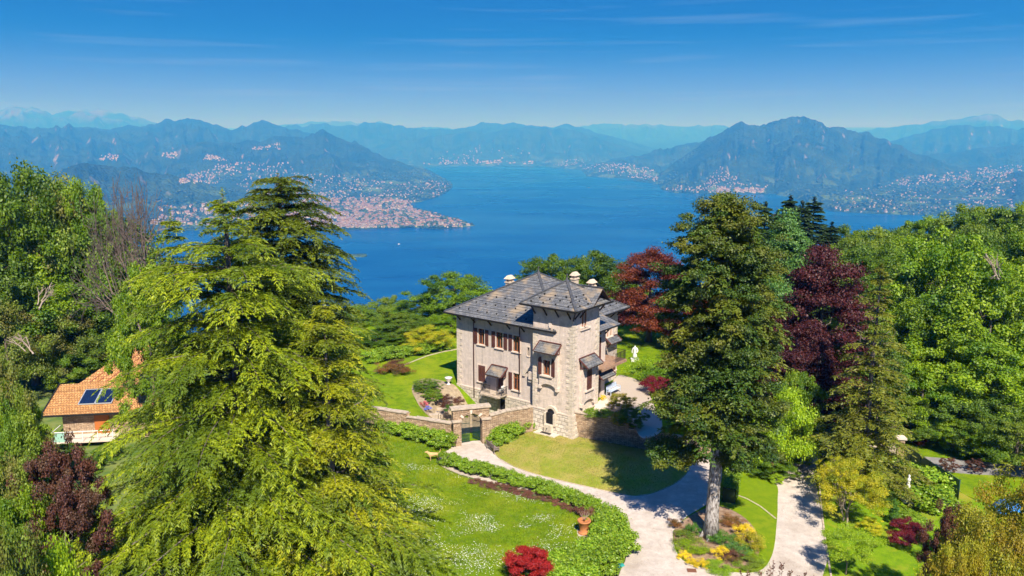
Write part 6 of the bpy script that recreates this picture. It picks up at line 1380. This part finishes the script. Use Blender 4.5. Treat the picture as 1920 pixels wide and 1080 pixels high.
for i, (px, py, D, rad, kd, lab) in enumerate([(1475, 740, 66, 2.6, 'lime', 'yellow green bush at the foot of the big spruce beside the drive'), (1500, 700, 70, 2.2, 'broad_bright', 'bright green bush under the purple beech'), (1790, 775, 78, 2.2, 'broad_bright', 'low bright green bush above the leaf litter'), (1850, 790, 77, 2.4, 'broad_bright', 'low bright green bush at the wood edge right of the leaf litter')]): tree(kd, 'garden_bush', lab, 'bush', px, py, D, rad, 1, None, i, trunk=False)
# dark firs closing the drive
x, y, zt = far(1545, 640, 84)
for i, (px, py, D) in enumerate([(1530, 620, 86), (1590, 640, 84)]):
    x, y, zt = far(px, py, D); s = zt / 17.5; t = plant('dark_fir', ('dark fir closing the far end of the drive', 'dark fir beside the far end of the drive')[i], 'tree', (x, y, 0), FIRM[i], None, rz=i, s=(s * 1.4, s * 1.4, s)); link('trunk', TRP, t, None, 0, (1, 1, 1.7))
# --- shrubs: a bush helper, foot of the bush seen at (px,py)
def bush(mesh, name, label, px, py, rad, h, z=0.0, group=None, cat='bush', stem=0, sy=1.0, loc=None, zz=None):
    p = loc or gp(px, py, z); zb = zz if zz is not None else p[2]
    me, r0, h0 = CR[mesh][0] if isinstance(mesh, str) else mesh
    t = empty(name, label, cat, (p[0], p[1], zb), random.uniform(0, 6.28), group)
    link('crown', me, t, (0, 0, stem), 0, (rad / r0, rad / r0 * sy, h / (2 * h0)))
    if stem: link('trunk', TR[.2], t, None, 0, (rad / 6, rad / 6, (stem + h * .5) / 10))
    else: link('stems', TR[.2], t, None, 0, (rad / 7, rad / 7, h * .5 / 10))
    return t
def small(name, mt, seed, rx, rz, **k): return (blob_crown(name, M[mt], seed, rx, rz, **k), rx, rz)
LAU = [small('laurel_crown', 'laurel', 70 + i, .75, .6, nclump=30, per=75, leaf=.16, cr=(.3, .45)) for i in range(3)]
for i, (px, py, rad, h, lab) in enumerate(LATER): bush(('broad_green', 'broad_mid', 'broad_green', 'lime')[i], 'garden_bush', lab, px, py, rad, h)
# laurel hedge round the daisy lawn: separate plants
HP = [(838, 868), (852, 873), (868, 879), (885, 885), (902, 889), (920, 894), (937, 899), (955, 904), (973, 909), (990, 914), (1008, 920), (1026, 926), (1044, 932), (1062, 939), (1080, 946), (1098, 953), (1114, 962), (1130, 971),
      (1144, 984), (1153, 1000), (1159, 1018), (1160, 1036), (1130, 996), (1138, 1014), (1138, 1034), (1142, 1052), (1122, 1046), (1118, 1064), (1098, 1052), (1096, 1072), (1074, 1060), (1070, 1080), (1050, 1072), (1046, 1092), (1128, 1074), (1100, 1095)]
for i, (px, py) in enumerate(HP):
    lo = i < 18; t = bush(LAU[i % 3], 'laurel_bush', 'yellow green laurel bush in the %s' % ('low row along the gravel path' if lo else 'broad clump at the curve of the drive'), px, py, .72 if lo else .98, .95 if lo else 1.25, group='laurel bushes in the %s' % ('low row along the path' if lo else 'clump at the curve'))
for i, (px, py, rad) in enumerate([(836, 838, .95), (819, 834, .9), (802, 829, .9), (786, 825, .9), (770, 821, .85), (754, 816, .9), (738, 811, .9), (722, 807, .9)]): bush(LAU[i % 3], 'laurel_bush', 'green laurel bush under the wall left of the gateway', px, py, rad * 1.1, 1.35, group='laurels under the left wall')
for i, (px, py, rad) in enumerate([(932, 836, .8), (946, 828, .95), (961, 820, 1.05), (976, 813, 1.0), (987, 809, .7)]): bush(LAU[i % 3], 'laurel_bush', 'bright green laurel bush between the gateway and the tower', px, py, rad, 1.5, group='laurels between gateway and tower')
# heather edging along the laurels
HE = small('heather_mound', 'heather', 80, .6, .25, nclump=22, per=70, leaf=.09, cr=(.3, .4), flat=.6)
for i, (px, py) in enumerate([(890, 905), (912, 911), (934, 915), (957, 920), (980, 926), (1003, 931), (1026, 938), (1049, 945), (1071, 953), (1091, 962), (1104, 973), (1100, 966)]): bush(HE, 'heather', 'low reddish heather edging the laurel row', px, py, (.5 + .12 * (i % 3)), .28 if i < 10 else .7, group='heather mounds along the laurel row', cat='plant')
bush(small('red_globe', 'red', 82, 1.6, 1.45, nclump=90, per=260, leaf=.11, cr=(.2, .3), holes=0), 'red_maple_bush', 'round deep red clipped bush at the bottom edge of the daisy lawn', 993, 1090, 1.38, 2.25)
# island bed plants
IS = [('flowery', 1281, 1048, .42, .5, 'bright yellow flowering cushion at the left rim of the bed'), ('flowery', 1297, 1058, .36, .45, 'bright yellow cushion in the middle of the left rim'), ('flowery', 1314, 1064, .42, .55, 'bright yellow cushion nearest the drain'), ('flowery', 1354, 1046, .6, .8, 'golden flowering bush right of the trunk foot'),
      ('gold', 1408, 1030, .9, 1.3, 'tall orange gold bush on the right of the bed'), ('flowery', 1398, 1008, .7, 1.0, 'golden flowered bush at the back of the bed'), ('lime', 1300, 1030, 1.1, .5, 'spreading yellow green juniper left of the trunk'), ('scrub', 1282, 1012, .9, .5, 'olive groundcover at the left of the bed'), ('boxwood', 1300, 1004, .55, .8, 'small dark green bush left of the trunk'),
      ('boxwood', 1360, 1022, .9, .8, 'dark green spreading bush right of the trunk'), ('blue', 1385, 1040, .8, .8, 'grey blue low bush in the bed'), ('plum', 1372, 1052, .7, .7, 'brownish low bush at the front of the bed'), ('scrub', 1400, 1060, 1.0, .5, 'mossy brown groundcover at the front right of the bed'), ('laurel', 1350, 1066, 1.0, .4, 'low green groundcover at the front rim'),
      ('brownleaf', 1268, 988, .5, .6, 'reddish brown shrub at the back left of the bed'), ('brownleaf', 1375, 985, .8, .6, 'red brown shrub behind the trunk'), ('lime', 1415, 1050, .7, .5, 'lime green cushion at the right end of the bed')]
CC = {}
for i, (mt, px, py, rad, h, lab) in enumerate(IS):
    if mt not in CC: CC[mt] = small('cushion_' + mt, mt, 90 + i, .8, .5, nclump=30, per=90, leaf=.08, cr=(.28, .42), flat=.7)
    bush(CC[mt], 'bed_plant', lab, px, py, rad, h, cat='plant')
# clipped hedge block beside the island lawn
def clipped(name, pts, w, h, lab, mt='boxwood', z=0, seed=1, n=9000):
    r = np.random.default_rng(seed); P = [np.array(gp(q[0], q[1], z)[:2]) for q in pts]; out = []; seg = [np.hypot(*(P[i + 1] - P[i])) for i in range(len(P) - 1)]; tot = sum(seg)
    for i in range(len(P) - 1):
        k = int(n * seg[i] / tot); t_ = r.random(k)[:, None]; q = P[i] * (1 - t_) + P[i + 1] * t_; d = (P[i + 1] - P[i]) / seg[i]; nn = np.array([-d[1], d[0]]); f = r.random(k); s_ = r.uniform(-1, 1, k); zz = r.random(k)
        side = f < .55; u_ = np.where(side, np.sign(s_) * (1 + .05 * r.normal(size=k)), s_); zv = np.where(side, zz, 1 + .03 * r.normal(size=k))
        out.append((np.concatenate([q + nn * u_[:, None] * w / 2, (zv * h)[:, None] + z], 1), np.stack([np.where(side, nn[0] * np.sign(s_), 0), np.where(side, nn[1] * np.sign(s_), 0), np.where(side, .3, 1)], 1)))
    Q = np.concatenate([o[0] for o in out]); Nn = norm(np.concatenate([o[1] for o in out]) + .5 * sph(len(Q), r)); D = np.cross(Nn, sph(len(Q), r)) + Nn * .4
    c0 = Q.mean(0); c0[2] = z; V_, F_ = cards(Q - c0, D, Nn, .14, .1)
    t = empty(name, lab, 'hedge', tuple(c0)); link('foliage', np_mesh('foliage', V_, F_, M[mt]), t)
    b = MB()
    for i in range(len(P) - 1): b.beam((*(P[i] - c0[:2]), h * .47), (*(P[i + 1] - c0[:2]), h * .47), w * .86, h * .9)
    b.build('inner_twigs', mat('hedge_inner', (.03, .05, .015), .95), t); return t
clipped('clipped_hedge', [(1382, 862), (1374, 900), (1366, 944)], 1.1, 1.3, 'clipped green hedge standing between the bare trunk and the strip of lawn', 'laurel')
# rhododendron and others behind
bush(small('pink_rhododendron', 'pink', 120, .9, .8, nclump=26, per=90, leaf=.14, cr=(.3, .4)), 'rhododendron', 'pink flowering rhododendron by the drive', 1442, 885, .8, 1.5, stem=.8)
bush('broad_green', 'garden_bush', 'dark green bush around the pink rhododendron', 1450, 892, 1.9, 2.4); bush('broad_green', 'garden_bush', 'dark green bush behind the hedge under the big spruce', 1470, 868, 2.2, 3.4)
bush('lime', 'garden_bush', 'small lime bush below the pink rhododendron', 1455, 905, .7, .8)
# left garden bed
bush('broad_mid', 'garden_bush', 'dark green bush in the bed left of the villa', 800, 738, 1.4, 1.5, z=2.0); bush('broad_mid', 'garden_bush', 'lower dark bush beside the garden steps', 812, 752, 1.0, 1.1, z=1.8)
bush(CC['pink'] if 'pink' in CC else small('pink_cushion', 'pink', 131, .5, .35, nclump=16, per=90, leaf=.07, cr=(.3, .4)), 'flower_cushion', 'pink and violet flower cushion at the foot of the left bed', 794, 762, .5, .5, z=1.7, cat='flowers')
M['bluefl'] = leafmat('flower_blue', (.15, .2, .7), (.3, .35, .8), None); bush(small('blue_cushion', 'bluefl', 132, .5, .35, nclump=14, per=90, leaf=.07, cr=(.3, .4)), 'flower_cushion', 'blue flower cushion beside the pink one', 800, 769, .42, .4, z=1.6, cat='flowers')
for i, (px, py) in enumerate([(838, 752), (860, 757), (836, 765)]): bush(CC['plum'], 'bed_plant', ('brown tuft in the dry bed nearest the villa wall', 'brown tuft in the middle of the dry bed', 'brown tuft above the garden wall')[i], px, py, .7, .6, z=1.8, cat='plant')
bush(CC['boxwood'], 'bed_plant', 'small round green bush behind the gateway', 843, 772, .5, .7, z=1.6, cat='plant')
for i, (px, py, mt, lab) in enumerate([(722, 698, 'brownleaf', 'reddish rockery shrub on the far left lawn'), (742, 692, 'plum', 'greyish rockery shrub beside the reddish one'), (755, 700, 'brownleaf', 'small red brown shrub at the end of the rockery')]): bush(CC[mt], 'rockery_plant', lab, px, py, 1.2, 1.0, z=2.3, cat='plant')
for i in range(7): bush(LAU[i % 3], 'laurel_bush', 'low green bush along the back edge of the left lawn', 700 + i * 20, 676 - i * 3.2, 1.3, 1.2, z=2.3, group='bushes along the back edge of the left lawn')
for i, (px, py) in enumerate([(872, 776), (895, 774)]): bush(CC['boxwood'], 'round_bush', ('left', 'right')[i] + ' one of two small round bushes seen through the gate', px, py, .5, .9, z=.6, cat='bush')
# right terrace
bush(small('spread_crown', 'bright', 140, 2.6, .8, nclump=70, per=130, leaf=.16, cr=(.2, .3), flat=.5), 'juniper_bush', 'bright green spreading juniper on the lawn right of the statue', 1232, 708, 3.1, 1.7, z=2.3, loc=(*gp(1232, 708, 2.3)[:2], 2.3))
bush('broad_green', 'juniper_bush', 'darker low bush behind the bright juniper', 1262, 690, 1.8, 1.6, z=2.3)
bush(small('red_dome', 'maroon', 141, 1.5, .7, nclump=60, per=160, leaf=.10, cr=(.22, .32), flat=.6), 'red_maple', 'low dome shaped dark red maple where the paved paths divide', 1232, 738, 1.65, 1.25, z=2.3, stem=.35, cat='shrub')
bush('gold', 'garden_bush', 'golden leaved azalea beside the villa doorstep', 1165, 770, 1.25, 1.7, z=2.35); pass
for i, (px, py, rad, h) in enumerate([(1112, 779, .9, .7), (1128, 781, .8, .7), (1142, 783, .8, .7)]): bush(CC['laurel'], 'box_bush', 'round clipped bush on top of the retaining wall beside the tower', px, py, rad, h, z=2.4, group='clipped bushes on the retaining wall')
bush('gold', 'garden_bush', 'bronze green bush at the step of the retaining wall', 1162, 797, .9, 1.2, z=2.3); bush('broad_green', 'garden_bush', 'dark green bush shading the paving above the wall', 1182, 800, 1.3, 1.7, z=2.3)
bush(CC['flowery'], 'flower_pot_plant', 'small orange yellow flowers by the villa side door', 1131, 750, .3, .5, z=2.4, cat='flowers')
# right garden
for (px, py, rad, h, st, lab) in [(1588, 985, 2.3, 4.2, .9, 'thin stemmed tree with sparse yellow leaves beside the drive'), (1612, 905, 1.9, 3.2, 1.6, 'yellow leaved multi stemmed tree at the head of the right garden'), (1562, 930, 1.3, 2.6, .8, 'low yellow foliage hanging over the drive kerb')]:
    t = bush('yellow', 'yellow_maple', lab, px, py, rad, h, stem=st, cat='tree'); link('branches', bare_tree(int(px) % 7, 4.6, .35, M['twig'], .09, 4), t)
bush('yellow', 'garden_bush', 'small yellow green bush under the yellow tree', 1632, 1000, .8, 1.2)
bush('lime', 'lime_maple', 'small lime green maple casting its shadow on the drive', 1586, 1078, 1.75, 1.8, stem=1.3, cat='tree')
bush('broad_green', 'round_shrub', 'round dark green standard shrub in the right garden', 1657, 946, 1.05, 1.6, stem=.35, cat='shrub')
b_c = small('cypress_crown', 'boxwood', 150, .45, 1.0, nclump=50, per=80, leaf=.1, cr=(.3, .45), shape='cone'); bush(b_c, 'small_cypress', 'slim dark green dwarf cypress beside the red maples', 1674, 982, .42, 2.0, cat='shrub')
RM = small('weeping_maple', 'maroon', 151, 1.2, .5, nclump=50, per=130, leaf=.10, cr=(.22, .34), flat=.6)
bush(RM, 'red_maple', 'upper dark red dwarf maple beside the dwarf cypress', 1700, 1003, 1.0, .7, stem=.35, cat='shrub'); bush(RM, 'red_maple', 'lower dark red dwarf maple in the right garden lawn', 1690, 1026, .8, .7, stem=.35, cat='shrub'); 
for i, (px, py, rad, h, lab) in enumerate([(1715, 908, 1.5, 1.7, 'upper rhododendron bush behind the white column'), (1738, 925, 1.6, 1.7, 'rhododendron bush right of the white column'), (1752, 950, 1.7, 1.6, 'lower rhododendron bush along the green fence'), (1728, 942, 1.2, 1.3, 'rhododendron bush at the foot of the white column'), (1658, 872, 1.4, 1.0, 'low green bush before the capped wall'), (1700, 976, .9, .7, 'low green bush between column and red maple'), (1722, 990, .8, .7, 'grey green bush beside the upper dwarf maple')]): bush(LAU[i % 3], 'rhododendron', lab, px, py, rad, h)
bush(CC['brownleaf'], 'red_shrub', 'upright orange red shrub before the capped wall', 1632, 885, .5, 1.4, cat='shrub')
for i, (px, py, lab) in enumerate([(1778, 884, 'left of two bare reddish shrubs by the asphalt path'), (1828, 886, 'right of two bare reddish shrubs by the asphalt path'), (1722, 835, 'orange red shrub before the leaf litter')]): bush('plum' if i < 2 else 'rust', 'red_shrub', lab, px, py, .75, 1.2, cat='shrub')
tree('gold', 'golden_maple', 'big golden brown tree filling the bottom right corner', 'tree', 1885, 965, 42, 2.7, 1.0); tree('gold', 'golden_maple', 'golden brown tree reaching up at the bottom edge of the right garden', 'tree', 1800, 1015, 40, 1.6, 1.0)
tree('gold', 'golden_maple', 'golden olive tree at the right edge below the maples', 'tree', 1985, 850, 52, 3.0, 1.0); tree('gold', 'golden_maple', 'golden brown tree behind the red one in the right garden', 'tree', 1832, 950, 47, 1.4, 1.0)
tree('plum', 'plum_tree', 'dark red plum tree between the fence and the golden tree', 'tree', 1782, 940, 47, 1.3, 1.0); bush('lime', 'garden_bush', 'lime green bush at the bottom edge of the right garden', 1660, 1100, 1.2, 1.2)
# purple shoots at the bottom edge
b = MB(); r = np.random.default_rng(12); PS = []
p = gp(1450, 1128, 0)
for i in range(17):
    x_ = -2.2 + 4.6 * i / 16 + r.normal(scale=.12); h = 1.9 + .9 * math.exp(-((x_ - .2) / .7) ** 2) + r.uniform(-.3, .2); b.tube([(x_ * .4, 0, 0), (x_ * .8, .1, h * .5), (x_, .1, h)], [.03, .02, .008], 4)
    k = 60; z_ = r.uniform(h * .35, h, k); a = r.uniform(0, 6.28, k); P = np.stack([x_ * (.6 + .4 * z_ / h), np.full(k, .1), z_], 1); D = np.stack([np.cos(a), np.sin(a), r.uniform(.2, 1, k)], 1); PS.append(cards(P, D, sph(k, r), .14, .07)[0])
t = empty('purple_shrub', 'upright purple leaved shoots poking up at the bottom edge', 'shrub', (p[0], p[1], 0)); b.build('stems', M['twig'], t); V_ = np.concatenate(PS); link('crown', np_mesh('crown', V_, np.arange(len(V_)).reshape(-1, 4), M['plum']), t)
